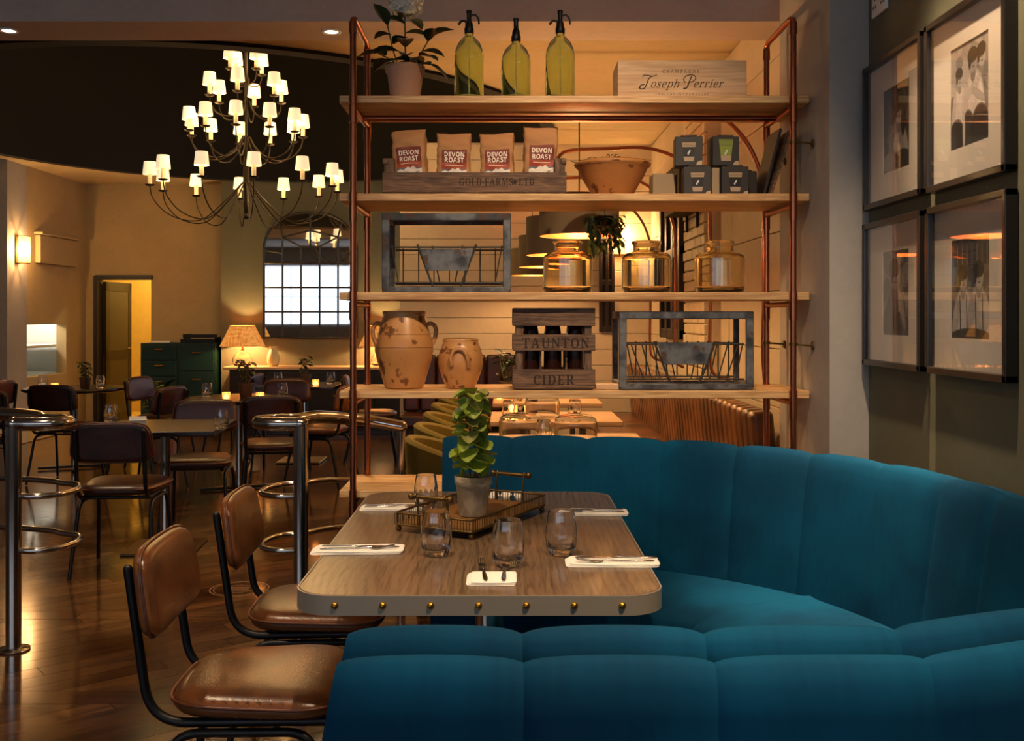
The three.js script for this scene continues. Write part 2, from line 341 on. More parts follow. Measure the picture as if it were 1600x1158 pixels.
// street front behind the camera, with its windows
{
  const h = 3.35, w = struct('wall_front', [span(-9, WX, 0, 1.2, 2.95, 3.1), span(-9, WX, 2.8, h, 2.95, 3.1), span(-9, -6.7, 1.1, 2.8, 2.95, 3.1), span(-0.3, -0.05, 1.1, 2.8, 2.95, 3.1)], M.wallGrey);
  const g = structGroup('window_1'); let n = 0;
  for (const [x0, x1, k] of [[-6.7, -0.3, 8], [-0.05, WX, 3]]) {
    for (let i = 0; i <= k; i++) obj('mullion', box(0.05, 1.7, 0.06, x0 + (x1 - x0) * i / k, 1.95, 3.0), M.frame, g);
    for (const y of [1.12, 1.95, 2.78]) obj('transom', box(x1 - x0, 0.045, 0.06, (x0 + x1) / 2, y, 3.0), M.frame, g);
    for (let i = 0; i < k; i++) obj('window_pane', box((x1 - x0) / k - 0.05, 1.62, 0.004, x0 + (x1 - x0) * (i + 0.5) / k, 1.95, 3.02), M.pane, g);
  }
}
// ceilings: plain over the booth, a beam, then a lower one with a deep black oval well
struct('ceiling', span(-9.1, WX + 0.1, 3.3, 3.4, 3.1, -5.6), M.nearCeiling);
struct('trim_2', span(-9, WX, 2.9, 3.3, -5.2, -5.56), M.nearCeiling);
{
  const cx = -2.45, cd = 9.35, rx = 2.8, rd = 3.12, N = 144;
  const rim = u => { const t = u * Math.PI * 2; return [cx + Math.cos(t) * rx, cd + Math.sin(t) * rd]; };
  const edge = u => { const [x, d] = rim(u), dx = x - cx, dd = d - cd; const k = Math.min(dx > 0 ? (1.55 - cx) / dx : (-9.1 - cx) / (dx || -1e-9), dd > 0 ? (13.1 - cd) / dd : (5.5 - cd) / (dd || -1e-9)); return [cx + dx * k, cd + dd * k]; };
  const sheet = (y, flip) => grid(N, 3, (u, v) => { const q = flip ? 1 - u : u, [x, d] = rim(q), [X, D] = edge(q); return [x + (X - x) * v, y, -(d + (D - d) * v)]; });
  const corners = (y) => [[-9.1, 5.5], [1.55, 5.5], [-9.1, 13.1], [1.55, 13.1]].map(([x, d]) => box(0.5, 0.005, 0.5, x, y, -d));
  struct('ceiling_low', [sheet(3.08, false), sheet(3.14, true), ...corners(3.1)], M.ceiling).material.side = THREE.DoubleSide;
  const ring = (y, k, t) => [cx + Math.cos(t) * rx * k, y, -(cd + Math.sin(t) * rd * k)];
  struct('ceiling_well', [grid(96, 3, (u, v) => ring(3.05 + v * 1.55, 0.997, u * Math.PI * 2), true), grid(96, 2, (u, v) => ring(3.05, 0.997 + 0.04 * v, u * Math.PI * 2), true), grid(96, 3, (u, v) => ring(3.05 + v * 1.55, 1.03, -u * Math.PI * 2), true)], M.black).material.side = THREE.DoubleSide;
  const top = new THREE.Shape(); top.absellipse(cx, cd, rx * 1.02, rd * 1.02, 0, Math.PI * 2);
  struct('ceiling_well_top', new THREE.ExtrudeGeometry(top, { depth: 0.05, bevelEnabled: false, curveSegments: 48 }).rotateX(-Math.PI / 2).translate(0, 4.6, 0), M.ceiling);
}
// recessed spotlights
function downlight(x, y, d, label, I, target, angle = 0.75, pen = 0.9, color = SPOT) {
  const t = thing('ceiling_spotlight', label, 'spotlight', [x, y, -d], 0, 'recessed ceiling spotlights');
  obj('ring', lathe([[0.034, 0.002], [0.036, -0.006], [0.05, -0.008], [0.053, 0.0], [0.034, 0.002]], 28), M.white, t);
  obj('light_disc', cyl(0.034, 0.034, 0.002, 0, -0.003, 0, 24), M.disc, t);
  if (I) spotLight([x, y - 0.012, -d], target, color, I, angle, pen, 2);
}
downlight(-2.6, 2.9, 5.36, 'recessed spotlight at the far left end of the ceiling beam', 10, [-2.6, 0, -5.6]);
downlight(-0.915, 2.9, 5.38, 'recessed spotlight in the beam beside the copper shelving', 7, [-0.95, 0, -5.6]);
downlight(-0.35, 3.3, 2.35, 'recessed spotlight in the near ceiling over the table', 14, [-0.2, 0.7, -3.0]);
downlight(0.45, 3.3, 2.3, 'recessed spotlight in the near ceiling in front of the shelves', 28, [0.3, 1.6, -4.4], 0.5);
downlight(1.0, 3.3, 2.75, 'recessed spotlight in the near ceiling close to the picture wall', 26, [1.42, 1.75, -3.25], 0.5);
downlight(0.75, 3.3, 1.25, 'recessed spotlight in the near ceiling over the front of the booth', 40, [0.65, 0.9, -1.5], 0.62);
downlight(1.2, 3.3, 3.4, 'recessed spotlight in the near ceiling above the booth corner', 55, [1.22, 0.9, -3.38], 0.28);
downlight(-1.9, 3.3, 2.6, 'recessed spotlight in the near ceiling over the aisle', 15, [-1.2, 0.3, -3.2]);

// ---------------------------------------------------------------- curved velvet booth
{
  const cx = 0.075, cd = 2.765, R = 1.13, xl = -0.235;
  // plan of the back: straight, tight bend, straight, wide bend, straight
  const xA = 0.42, r1 = cx + R - xA, dB = cd - R + r1, S = [xA - xl, r1 * Math.PI / 2, cd - dB, R * Math.PI / 2, cx - xl + 0.01];
  const LT = S.reduce((a, b) => a + b, 0);
  const at = (s, n) => {
    if (s < S[0]) return [xl + s, cd - R - n];
    s -= S[0]; if (s < S[1]) { const f = -Math.PI / 2 + s / r1; return [xA + Math.cos(f) * (r1 + n), dB + Math.sin(f) * (r1 + n)]; }
    s -= S[1]; if (s < S[2]) return [cx + R + n, dB + s];
    s -= S[2]; if (s < S[3]) { const f = s / R; return [cx + Math.cos(f) * (R + n), cd + Math.sin(f) * (R + n)]; }
    s -= S[3]; return [cx - s, cd + R + n];
  };
  // one channel: the cross-section swept from s0 to s1, drawn in towards both seams
  function channel(s0, s1, prof, depth, caps = [false, false], sharp = 8, nt = 18, lift = 0) {
    const N = prof.length, nor = prof.map((p, i) => { const a = prof[Math.max(0, i - 1)], b = prof[Math.min(N - 1, i + 1)]; const dx = b[0] - a[0], dy = b[1] - a[1], l = Math.hypot(dx, dy) || 1; return [-dy / l, dx / l]; });
    const g = grid(nt, N - 1, (u, v) => {
      const i = Math.round(v * (N - 1)), t = u * 2 - 1, e = Math.abs(t), ins = depth * (0.35 * t * t + 0.65 * Math.pow(e, sharp));
      const s = s0 + (s1 - s0) * u, n = prof[i][0] - nor[i][0] * ins, h = prof[i][1] - nor[i][1] * ins + lift * (1 - t * t) * (prof[i][1] > 0.8 ? 1 : 0), p = at(s, n), flare = 0.17 * Math.max(0, 0.93 - h) * Math.max(0, 1 - s / 0.26) * (n > 0.1 ? 1 : 0.4);
      return [p[0] - flare, h, -p[1], s * 1.0, prof[i][0] + prof[i][1]];
    });
    const out = [g];
    for (const [k, s, dir] of [[0, s0, 1], [1, s1, -1]]) if (caps[k]) {
      const ins = depth, cap = prof.map((p, i) => [p[0] - nor[i][0] * ins, p[1] - nor[i][1] * ins]);
      const sh = new THREE.ShapeGeometry(new THREE.Shape(cap.map(p => new THREE.Vector2(p[0], p[1])))), P = sh.attributes.position;
      for (let i = 0; i < P.count; i++) { const pn = P.getX(i), q = at(s, pn); P.setXYZ(i, q[0] - (k ? 0 : 0.17 * Math.max(0, 0.93 - P.getY(i)) * (pn > 0.1 ? 1 : 0.4)), P.getY(i), -q[1]); }
      sh.computeVertexNormals(); out.push(sh);
    }
    return out;
  }
  const inner = [[-0.005, 0.38], [0.0, 0.46], [0.018, 0.6], [0.038, 0.74], [0.055, 0.84], [0.066, 0.885], [0.078, 0.915], [0.095, 0.934], [0.115, 0.934], [0.132, 0.918], [0.142, 0.885], [0.145, 0.83], [0.145, 0.38]];
  const outer = [[0.146, 0.38], [0.147, 0.86], [0.152, 0.885], [0.163, 0.908], [0.18, 0.917], [0.2, 0.909], [0.214, 0.882], [0.22, 0.84], [0.22, 0.4], [0.215, 0.06]];
  const seat = [[-0.001, 0.30], [-0.52, 0.30], [-0.535, 0.335], [-0.538, 0.40], [-0.528, 0.448], [-0.50, 0.466], [-0.4, 0.474], [-0.2, 0.47], [0.0, 0.462]].reverse().map(p => p);
  const plinth = [[0.14, 0.31], [-0.49, 0.31], [-0.49, 0.0], [0.14, 0.0]];
  const b = thing('booth_sofa', 'curved teal velvet booth with vertical channel back wrapping the oak table', 'sofa', [0, 0, 0]);
  const cuts = [0, 0.26], K = Math.round((LT - 0.26) / 0.275); for (let i = 1; i <= K; i++) cuts.push(0.26 + (LT - 0.26) * i / K);
  const n = cuts.length - 1;
  for (let i = 0; i < n; i++) {
    obj('back_cushion', channel(cuts[i], cuts[i + 1], inner, 0.0105, [i === 0, i === n - 1], 8, 20, 0.003), M.velvet, b);
    obj('outer_shell', channel(cuts[i], cuts[i + 1], outer, 0.0085, [i === 0, i === n - 1], 10, 20, 0.003), M.velvet, b);
  }
  const q1 = S[0] + S[1] / 2, q2 = S[0] + S[1] + S[2] / 2, q3 = LT - S[4] - S[3] * 0.62, q4 = LT - S[4] - S[3] * 0.2, sc = [0, S[0] * 0.6, q1, q2, q3, q4, LT];
  for (let i = 0; i < 6; i++) obj('seat_cushion', channel(sc[i], sc[i + 1], seat, 0.012, [i === 0, i === 5], 20, 30), M.velvet, b);
  obj('plinth', channel(0, LT, plinth.slice().reverse(), 0, [true, true], 2, 60), M.velvet, b);
}

// ---------------------------------------------------------------- oak table with a riveted zinc edge
const TH = 0.76;
function roundedShape(w, d, r) {
  const s = new THREE.Shape(), x = w / 2, y = d / 2;
  s.moveTo(-x + r, -y); s.lineTo(x - r, -y); s.absarc(x - r, -y + r, r, -Math.PI / 2, 0); s.lineTo(x, y - r); s.absarc(x - r, y - r, r, 0, Math.PI / 2);
  s.lineTo(-x + r, y); s.absarc(-x + r, y - r, r, Math.PI / 2, Math.PI); s.lineTo(-x, -y + r); s.absarc(-x + r, -y + r, r, Math.PI, Math.PI * 1.5); return s;
}
{
  const w = 0.867, L = 1.40, r = 0.095, t = thing('dining_table', 'large oak table with rounded corners and riveted zinc edge beside the booth', 'table', [-0.062, 0, -3.05]);
  const slab = (ww, dd, rr_, y0, h, bev) => new THREE.ExtrudeGeometry(roundedShape(ww - 2 * bev, dd - 2 * bev, rr_ - bev), { depth: h - 2 * bev, bevelEnabled: bev > 0, bevelThickness: bev, bevelSize: bev, bevelSegments: 2, curveSegments: 16 }).rotateX(-Math.PI / 2).translate(0, y0 + bev, 0);
  obj('table_top', slab(w - 0.008, L - 0.008, r, TH - 0.04, 0.04, 0.003), M.table, t, true);
  const ringS = roundedShape(w, L, r); ringS.holes.push(new THREE.Path(roundedShape(w - 0.008, L - 0.008, r - 0.004).getPoints(16)));
  obj('zinc_edge', new THREE.ExtrudeGeometry(ringS, { depth: 0.046, bevelEnabled: false, curveSegments: 16 }).rotateX(-Math.PI / 2).translate(0, TH - 0.0465, 0), M.zincBand, t);
  const rivet = new THREE.SphereGeometry(0.0085, 12, 8);
  const put = (x, z) => { const m = obj('rivet', rivet.clone().translate(x, TH - 0.023, z), M.brass, t); return m; };
  for (let i = 0; i < 7; i++) { const x = -0.33 + i * 0.11; put(x, L / 2); put(x, -L / 2); }
  for (let i = 0; i < 11; i++) { const z = -0.57 + i * 0.114; put(w / 2, z); put(-w / 2, z); }
  for (const z of [0.36, -0.03]) {
    obj('pedestal', [cyl(0.038, 0.038, TH - 0.06, 0.02, 0.02, z, 28), cyl(0.05, 0.042, 0.02, 0.02, TH - 0.065, z, 28)], M.chrome, t);
    obj('foot_plate', lathe([[0, 0], [0.2, 0], [0.205, 0.006], [0.19, 0.012], [0.05, 0.024], [0, 0.024]], 40).translate(0.02, 0, z), M.chrome, t);
    obj('support_bar', rbox(0.5, 0.02, 0.06, 0.02, TH - 0.052, z), M.blackMetal, t);
  }
}

// ---------------------------------------------------------------- leather and tube chairs (facing +x)
function makeChair(label, leatherMat) {
  const c = thing('dining_chair', label, 'chair');
  const st = obj('seat', pad(0.43, 0.43, 0.055, 4.2, 0.014, p => [p[0], p[1] + 0.43, p[2] * (1 + 0.12 * p[0] / 0.21)]).translate(0.02, 0, 0), leatherMat, c);
  obj('piping', padEdge(0.437, 0.437, 0.463, 0.0045, 4.2, p => [p[0] + 0.02, p[1], p[2] * (1 + 0.12 * p[0] / 0.21)]), M.piping, st);
  const warp = p => { const y = p[0], z = p[2]; return [-0.238 - 0.15 * (y) + p[1] - 0.025 + 0.55 * (0.04 - z * z) * -1 * 0.55 + 0.01, 0.725 + y, z]; };
  const bk = obj('backrest', pad(0.215, 0.425, 0.046, 5, 0.006, p => warp([p[0], p[1], p[2] * (1 - 0.05 * p[0] / 0.1)])), leatherMat, c);
  obj('piping', padEdge(0.217, 0.428, 0.022, 0.004, 5, p => warp([p[0], p[1], p[2] * (1 - 0.05 * p[0] / 0.1)])), M.piping, bk);
  for (const s of [-1, 1]) {
    const z = s * 0.178;
    obj('side_frame', [bent([[-0.278, 0.79, z], [-0.225, 0.418, z], [0.2, 0.418, z]], 0.09, 0.0115, 40, 10), ball(0.0115, -0.278, 0.79, z)], M.blackMetal, c);
    obj('leg', bent([[0.0, 0.396, z * 1.06], [0.165, 0.396, z * 1.06], [0.235, 0.0, z * 1.2]], 0.06, 0.011, 30, 10), M.blackMetal, c);
    obj('leg', bent([[0.0, 0.396, z * 1.06], [-0.165, 0.396, z * 1.06], [-0.255, 0.0, z * 1.2]], 0.06, 0.011, 30, 10), M.blackMetal, c);
  }
  obj('cross_bar', [rod([0.08, 0.408, -0.18], [0.08, 0.408, 0.18], 0.009), rod([-0.1, 0.408, -0.18], [-0.1, 0.408, 0.18], 0.009)], M.blackMetal, c);
  return c;
}
const chair0 = makeChair('nearest tan leather chair beside the booth, pulled out from the table', M.leather);
chair0.position.set(-0.64, 0, -2.66); chair0.rotation.y = 0.03; chair0.userData.group = 'brown leather dining chairs';
const chairAt = (x, d, turn, label) => copyOf(chair0, label, [x, 0, -d], turn, 'brown leather dining chairs');
chairAt(-0.62, 3.34, 0.05, 'tan leather chair second from the camera, tucked at the oak table');
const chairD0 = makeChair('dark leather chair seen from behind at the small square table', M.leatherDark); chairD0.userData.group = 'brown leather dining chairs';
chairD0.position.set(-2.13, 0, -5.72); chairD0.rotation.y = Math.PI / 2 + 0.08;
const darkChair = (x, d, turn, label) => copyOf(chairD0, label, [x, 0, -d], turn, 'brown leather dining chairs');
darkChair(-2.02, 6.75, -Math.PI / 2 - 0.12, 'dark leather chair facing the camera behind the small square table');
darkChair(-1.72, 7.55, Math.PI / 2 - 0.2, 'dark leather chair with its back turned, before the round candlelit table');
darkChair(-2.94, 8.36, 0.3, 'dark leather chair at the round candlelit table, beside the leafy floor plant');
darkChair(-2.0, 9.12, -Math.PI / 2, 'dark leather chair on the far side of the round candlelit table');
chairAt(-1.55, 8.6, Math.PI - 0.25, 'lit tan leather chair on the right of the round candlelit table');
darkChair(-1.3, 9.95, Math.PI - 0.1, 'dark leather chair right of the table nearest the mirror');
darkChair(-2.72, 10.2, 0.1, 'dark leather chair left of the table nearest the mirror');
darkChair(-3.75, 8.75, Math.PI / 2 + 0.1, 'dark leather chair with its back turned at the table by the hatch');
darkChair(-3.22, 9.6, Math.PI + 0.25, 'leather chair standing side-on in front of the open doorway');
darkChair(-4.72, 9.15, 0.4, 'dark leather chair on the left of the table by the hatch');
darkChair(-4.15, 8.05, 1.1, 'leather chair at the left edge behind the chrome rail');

// ---------------------------------------------------------------- copper pipe shelving
const SH = [2.326, 1.916, 1.502, 1.089, 0.672];                 // tops of the five boards
{
  const t = thing('shelving_unit', 'tall open shelving of oak boards on copper pipes behind the booth', 'shelf', [0, 0, 0]);
  const xl = -0.636, xr = 1.2, df = 4.272, db = 4.71;
  SH.forEach((y, i) => obj('shelf_board', rbox(1.968, 0.031, 0.435, 0.288, y - 0.0155, -(4.286 + 0.2175), 0.003, 1), M.oak, t, false, i * 0.37, i * 0.61));
  for (const x of [xl, xr]) {
    obj('copper_pipe', bent([[x, 0, -df], [x, 2.652, -df], [x, 2.652, -db], [x, 0, -db]], 0.035, 0.0135, 160, 14), M.copper, t);
    for (const d of [df, db]) {
      obj('floor_flange', cyl(0.04, 0.04, 0.008, x, 0, -d, 24), M.copper, t);
      for (const y of SH) {
        obj('pipe_collar', cyl(0.0165, 0.0165, 0.075, x, y - 0.115, -d, 16), M.copper, t);
        obj('pipe_collar', cyl(0.0165, 0.0165, 0.038, x, y - 0.034, -d, 16), M.copper, t);
      }
      obj('pipe_collar', cyl(0.0165, 0.0165, 0.05, x, 2.58, -d, 16), M.copper, t);
    }
    for (const y of SH) obj('bracket_pipe', rod([x, y - 0.05, -df], [x, y - 0.05, -db], 0.012, 12), M.copper, t);
  }
  obj('cross_pipe', rod([xl, SH[0] - 0.05, -4.52], [xr, SH[0] - 0.05, -4.52], 0.0125, 14), M.copper, t);
  for (const [y, d] of [[2.13, df], [2.12, db], [1.285, df], [1.28, db]]) obj('wall_tie', [rod([xr, y, -d], [1.278, y - 0.006, -d], 0.004), cyl(0.018, 0.018, 0.006, 0, 0, 0, 12).rotateZ(Math.PI / 2).translate(1.283, y - 0.006, -d), cyl(0.018, 0.018, 0.012, xr, y - 0.006, -d, 16)], M.bronze, t);
}

// ---------------------------------------------------------------- top shelf
function leafGeo(l, w, fold = 0.25, droop = 0.3, tip = 1) {
  return grid(4, 5, (u, v) => { const x = (u * 2 - 1), k = Math.pow(Math.sin(Math.PI * Math.min(1, Math.pow(v, tip) * 0.97 + 0.03)), 0.8); return [x * k * w / 2, Math.abs(x) * k * w * fold - droop * l * v * v, v * l]; });
}
function place(m, [x, y, z], yaw, pitch, scale = 1) { m.position.set(x, y, z); m.rotation.order = 'YXZ'; m.rotation.set(-pitch, yaw, 0); m.scale.setScalar(scale); return m; }
{
  const t = thing('hydrangea_plant', 'terracotta pot with dark-leaved hydrangea and cream flower head on top shelf', 'plant', [-0.434, SH[0], -4.43]);
  obj('pot', lathe([[0, 0], [0.06, 0], [0.062, 0.004], [0.078, 0.125], [0.084, 0.128], [0.086, 0.155], [0.08, 0.157], [0.074, 0.145], [0.07, 0.135], [0, 0.133]], 40), M.terracotta, t);
  obj('soil', cyl(0.07, 0.07, 0.004, 0, 0.134, 0, 24), M.soil, t);
  const stems = [[[0, 0.13, 0], [0.0, 0.25, 0.0], [-0.002, 0.38, 0.01]], [[-0.02, 0.13, 0], [-0.05, 0.22, 0.01], [-0.075, 0.33, 0.02]], [[0.02, 0.13, 0], [0.06, 0.2, 0], [0.105, 0.27, 0.02]], [[0, 0.13, 0.02], [-0.05, 0.17, 0.04], [-0.11, 0.2, 0.05]], [[0.03, 0.13, 0.01], [0.08, 0.16, 0.03], [0.115, 0.155, 0.04]]];
  for (const s of stems) obj('stem', tube(s, 0.003, 12, 6), M.stem, t);
  const g = leafGeo(0.095, 0.058, 0.2, 0.25);
  const spots = [[-0.075, 0.33, 0.02, -0.6, 0.9], [-0.06, 0.29, 0.02, -2.2, 0.2], [-0.05, 0.25, 0.01, 0.7, 0.3], [-0.03, 0.22, 0.01, -1.5, 0.1], [0.1, 0.27, 0.02, 1.3, 0.5], [0.1, 0.26, 0.02, 0.3, 0.6], [0.075, 0.22, 0.01, 2.0, 0.1], [0.06, 0.2, 0.01, 0.9, -0.1], [-0.1, 0.2, 0.05, -1.3, 0.0], [-0.08, 0.19, 0.05, -0.4, 0.1], [-0.06, 0.175, 0.04, -2.4, 0.0], [0.11, 0.155, 0.04, 1.4, -0.5], [0.06, 0.16, 0.03, 0.6, 0.0], [0.0, 0.24, 0, 0.1, 0.25], [0.0, 0.3, 0, 1.9, 0.2], [-0.002, 0.34, 0, -1.2, 0.4], [0.0, 0.19, 0.02, 0.2, 0.1], [0.02, 0.17, 0.03, -0.7, 0.05], [-0.03, 0.17, 0.02, 2.8, 0.1], [0.03, 0.2, -0.02, 3.0, 0.1], [-0.02, 0.36, 0.01, 0.5, 0.1], [0.02, 0.36, 0, 2.6, 0.0]];
  spots.forEach(([x, y, z, a, p], i) => { const m = obj('leaf', g, i % 3 ? M.leafDark : M.leafDark2, t); place(m, [x, y, z], a, p, rr(0.95, 1.4)); });
  const fl = []; for (let i = 0; i < 150; i++) { const a = i * 2.39996, y = 1 - (i + 0.5) / 150 * 1.7, q = Math.sqrt(Math.max(0, 1 - y * y)), rad = 0.062 + rr(-0.005, 0.006); const c = V(Math.cos(a) * q * rad * 1.15, 0.43 + y * rad, Math.sin(a) * q * rad); for (let k = 0; k < 2; k++) { const pg = new THREE.CircleGeometry(0.0095, 6); pg.rotateX(rr(-0.7, 0.7)).rotateY(Math.atan2(Math.cos(a), Math.sin(a)) + rr(-0.8, 0.8)).translate(c.x + rr(-0.006, 0.006), c.y + rr(-0.006, 0.006), c.z); fl.push(pg); } }
  const f = obj('flower_head', [...fl, new THREE.SphereGeometry(0.052, 20, 14).scale(1.15, 1, 1).translate(0, 0.43, 0)], M.petal, t);
}
function syphon(x, glassTop, variant, label, turn) {
  const t = thing('soda_syphon', label, 'bottle', [x, SH[0], -4.43], turn, 'green glass soda syphons');
  const k = glassTop / 0.3;
  obj('bottle', lathe([[0, 0.004], [0.05, 0], [0.058, 0.003], [0.0635, 0.015], [0.0635, 0.2 * k], [0.06, 0.225 * k], [0.048, 0.255 * k], [0.03, 0.276 * k], [0.0185, 0.287 * k], [0.0165, 0.3 * k], [0.012, 0.3 * k], [0.013, 0.285 * k], [0.025, 0.27 * k], [0.043, 0.25 * k], [0.055, 0.223 * k], [0.0585, 0.2 * k], [0.0585, 0.026], [0.052, 0.014], [0, 0.018]], 48), M.syphonGlass, t);
  obj('siphon_tube', rod([0, 0.02, 0], [0, glassTop, 0], 0.0022), M.glass, t);
  const y = glassTop - 0.004;
  const h = obj('valve_head', lathe([[0.012, 0], [0.0205, 0], [0.021, 0.022], [0.018, 0.026], [0.0165, 0.045], [0.014, 0.05], [0.0105, 0.055], [0.010, 0.088], [0.0125, 0.09], [0.0125, 0.1], [0, 0.102]], 20).translate(0, y, 0), M.blackMetal, t);
  if (variant) {
    obj('lever', tube([[0.006, y + 0.078, 0], [0.026, y + 0.082, 0], [0.04, y + 0.066, 0], [0.043, y + 0.042, 0]], 0.0042, 16, 8), M.blackMetal, t);
    obj('spout', tube([[-0.006, y + 0.05, 0], [-0.03, y + 0.056, 0], [-0.046, y + 0.04, 0]], 0.0055, 14, 8), M.blackMetal, t);
  } else obj('spout', tube([[0, y + 0.05, 0.006], [0, y + 0.058, 0.03], [0, y + 0.04, 0.046]], 0.0055, 14, 8), M.blackMetal, t);
}
syphon(-0.158, 0.302, 1, 'green glass soda syphon nearest the potted hydrangea', 0);
syphon(0.045, 0.268, 0, 'shorter middle green soda syphon with straight nozzle', 0);
syphon(0.236, 0.302, 1, 'yellow-green soda syphon nearest the champagne box', 0.1);
{
  const t = thing('wooden_wine_box', 'pale wooden champagne box with printed script lettering on top shelf', 'box', [0.752, SH[0], -4.46]);
  const w = 0.548, h = 0.166, d = 0.2;
  obj('front_panel', rbox(w, h, 0.012, 0, h / 2, d / 2 - 0.006, 0.002, 1), M.pale, t);
  obj('back_panel', rbox(w, h, 0.012, 0, h / 2, -d / 2 + 0.006, 0.002, 1), M.pale, t);
  for (const s of [-1, 1]) obj('end_panel', rbox(0.012, h, d - 0.026, s * (w / 2 - 0.006), h / 2, 0, 0.002, 1), M.pale, t);
  obj('base', box(w - 0.026, 0.008, d - 0.026, 0, 0.004, 0), M.pale, t);
  obj('lid', rbox(w - 0.026, 0.006, d - 0.026, 0, h - 0.004, 0, 0.002, 1), M.pale, t);
  const fz = d / 2;
  obj('lettering', text('CHAMPAGNE', SERIF, 0.0135, 0.0006, 0, 0.0035).translate(-0.005, 0.112, fz), M.print, t);
  const fit = (g, x0, x1, y) => { g.computeBoundingBox(); const q = g.boundingBox, k = (x1 - x0) / (q.max.x - q.min.x); return g.translate(-q.min.x, 0, 0).scale(k, 1, 1).translate(x0, y, fz); };
  const pen = (pts, r) => tube(pts.map(p => [p[0], p[1], fz]), r, 30, 6);
  obj('lettering', [fit(text('oseph', SERIF, 0.033, 0.0006, 0.42), -0.133, -0.012, 0.05), fit(text('errier', SERIF, 0.033, 0.0006, 0.42), 0.05, 0.178, 0.05),
    pen([[-0.128, 0.1], [-0.142, 0.088], [-0.152, 0.064], [-0.164, 0.045], [-0.18, 0.046], [-0.178, 0.058], [-0.16, 0.064]], 0.0024), pen([[-0.168, 0.09], [-0.166, 0.101], [-0.145, 0.102], [-0.125, 0.098], [-0.108, 0.104]], 0.0018),
    pen([[0.04, 0.098], [0.03, 0.075], [0.018, 0.048], [0.004, 0.046]], 0.0026), pen([[0.012, 0.07], [0.006, 0.086], [0.022, 0.102], [0.048, 0.103], [0.058, 0.09], [0.045, 0.076], [0.028, 0.073]], 0.002)], M.print, t);
  obj('lettering', text('CHALONS EN CHAMPAGNE', SERIF, 0.0085, 0.0006, 0, 0.0035).translate(0.0, 0.018, fz), M.print, t);
}

// ---------------------------------------------------------------- second shelf
const coffeePrint = canvasTexture(256, 320, (c, w, h) => {
  c.fillStyle = '#7a2f1c'; c.fillRect(0, 0, w, h);
  c.fillStyle = '#a4482a'; c.fillRect(0, 128, w, 60);
  c.fillStyle = '#5e6a78'; c.fillRect(0, 186, w, h - 186);
  c.fillStyle = '#e8dccc'; c.beginPath(); c.moveTo(0, 210); c.lineTo(34, 196); c.lineTo(70, 205); c.lineTo(110, 176); c.lineTo(140, 186); c.lineTo(168, 170); c.lineTo(206, 200); c.lineTo(w, 190); c.lineTo(w, h); c.lineTo(0, h); c.fill();
  for (let i = 0; i < 40; i++) { c.fillStyle = i % 3 ? '#b9a894' : '#5a5048'; c.fillRect(rr(-20, w), rr(214, h), rr(16, 70), rr(2, 6)); }
  c.fillStyle = '#2e3238'; c.beginPath(); c.moveTo(0, h); c.lineTo(50, 296); c.lineTo(120, 306); c.lineTo(160, 292); c.lineTo(w, 308); c.lineTo(w, h); c.fill();
  c.fillStyle = '#f0d9c0'; c.fillRect(40, 146, 180, 5);
});
const bagPrintMat = mat(0xffffff, 0.6, 0, { map: coffeePrint }), kraftMat = mat(0xffffff, 0.8, 0, { map: T.kraft, metres: true }), cream = mat(0xf4e6d2, 0.7);
{
  const t = thing('long_wooden_crate', 'long low dark wooden farm crate holding four coffee bags', 'crate', [-0.133, SH[1], -4.47]);
  const w = 0.785, d = 0.22;
  for (const s of [1, -1]) obj('side_board', rbox(w, 0.088, 0.013, 0, 0.056, s * (d / 2 - 0.007), 0.003, 1), M.crate, t);
  for (const s of [-1, 1]) { obj('end_board', rbox(0.02, 0.085, d - 0.03, s * (w / 2 - 0.024), 0.055, 0, 0.003, 1), M.crate, t); for (const q of [-1, 1]) obj('corner_post', rbox(0.045, 0.16, 0.026, s * (w / 2 - 0.028), 0.082, q * (d / 2 - 0.028), 0.004, 1), M.crate, t, true); obj('handle_rail', rbox(0.024, 0.026, d - 0.02, s * (w / 2 - 0.012), 0.148, 0, 0.005, 1), M.crate, t); }
  for (let i = 0; i < 8; i++) obj('base_slat', rbox(0.08, 0.01, d - 0.01, -0.34 + i * 0.097, 0.006, 0, 0.002, 1), M.crate, t);
  obj('lettering', [text('GOLD-FARMS', SERIFB, 0.033, 0.0005, 0, -0.002).scale(0.72, 1, 1).translate(0.05, 0.042, d / 2), new THREE.CircleGeometry(0.013, 4).translate(0.172, 0.058, d / 2 + 0.0005)], mat(0x3a2a22, 0.9), t);
  obj('lettering', text('LTD', SERIFB, 0.03, 0.0005).scale(0.75, 1, 1).translate(0.222, 0.044, d / 2), M.print, t);
}
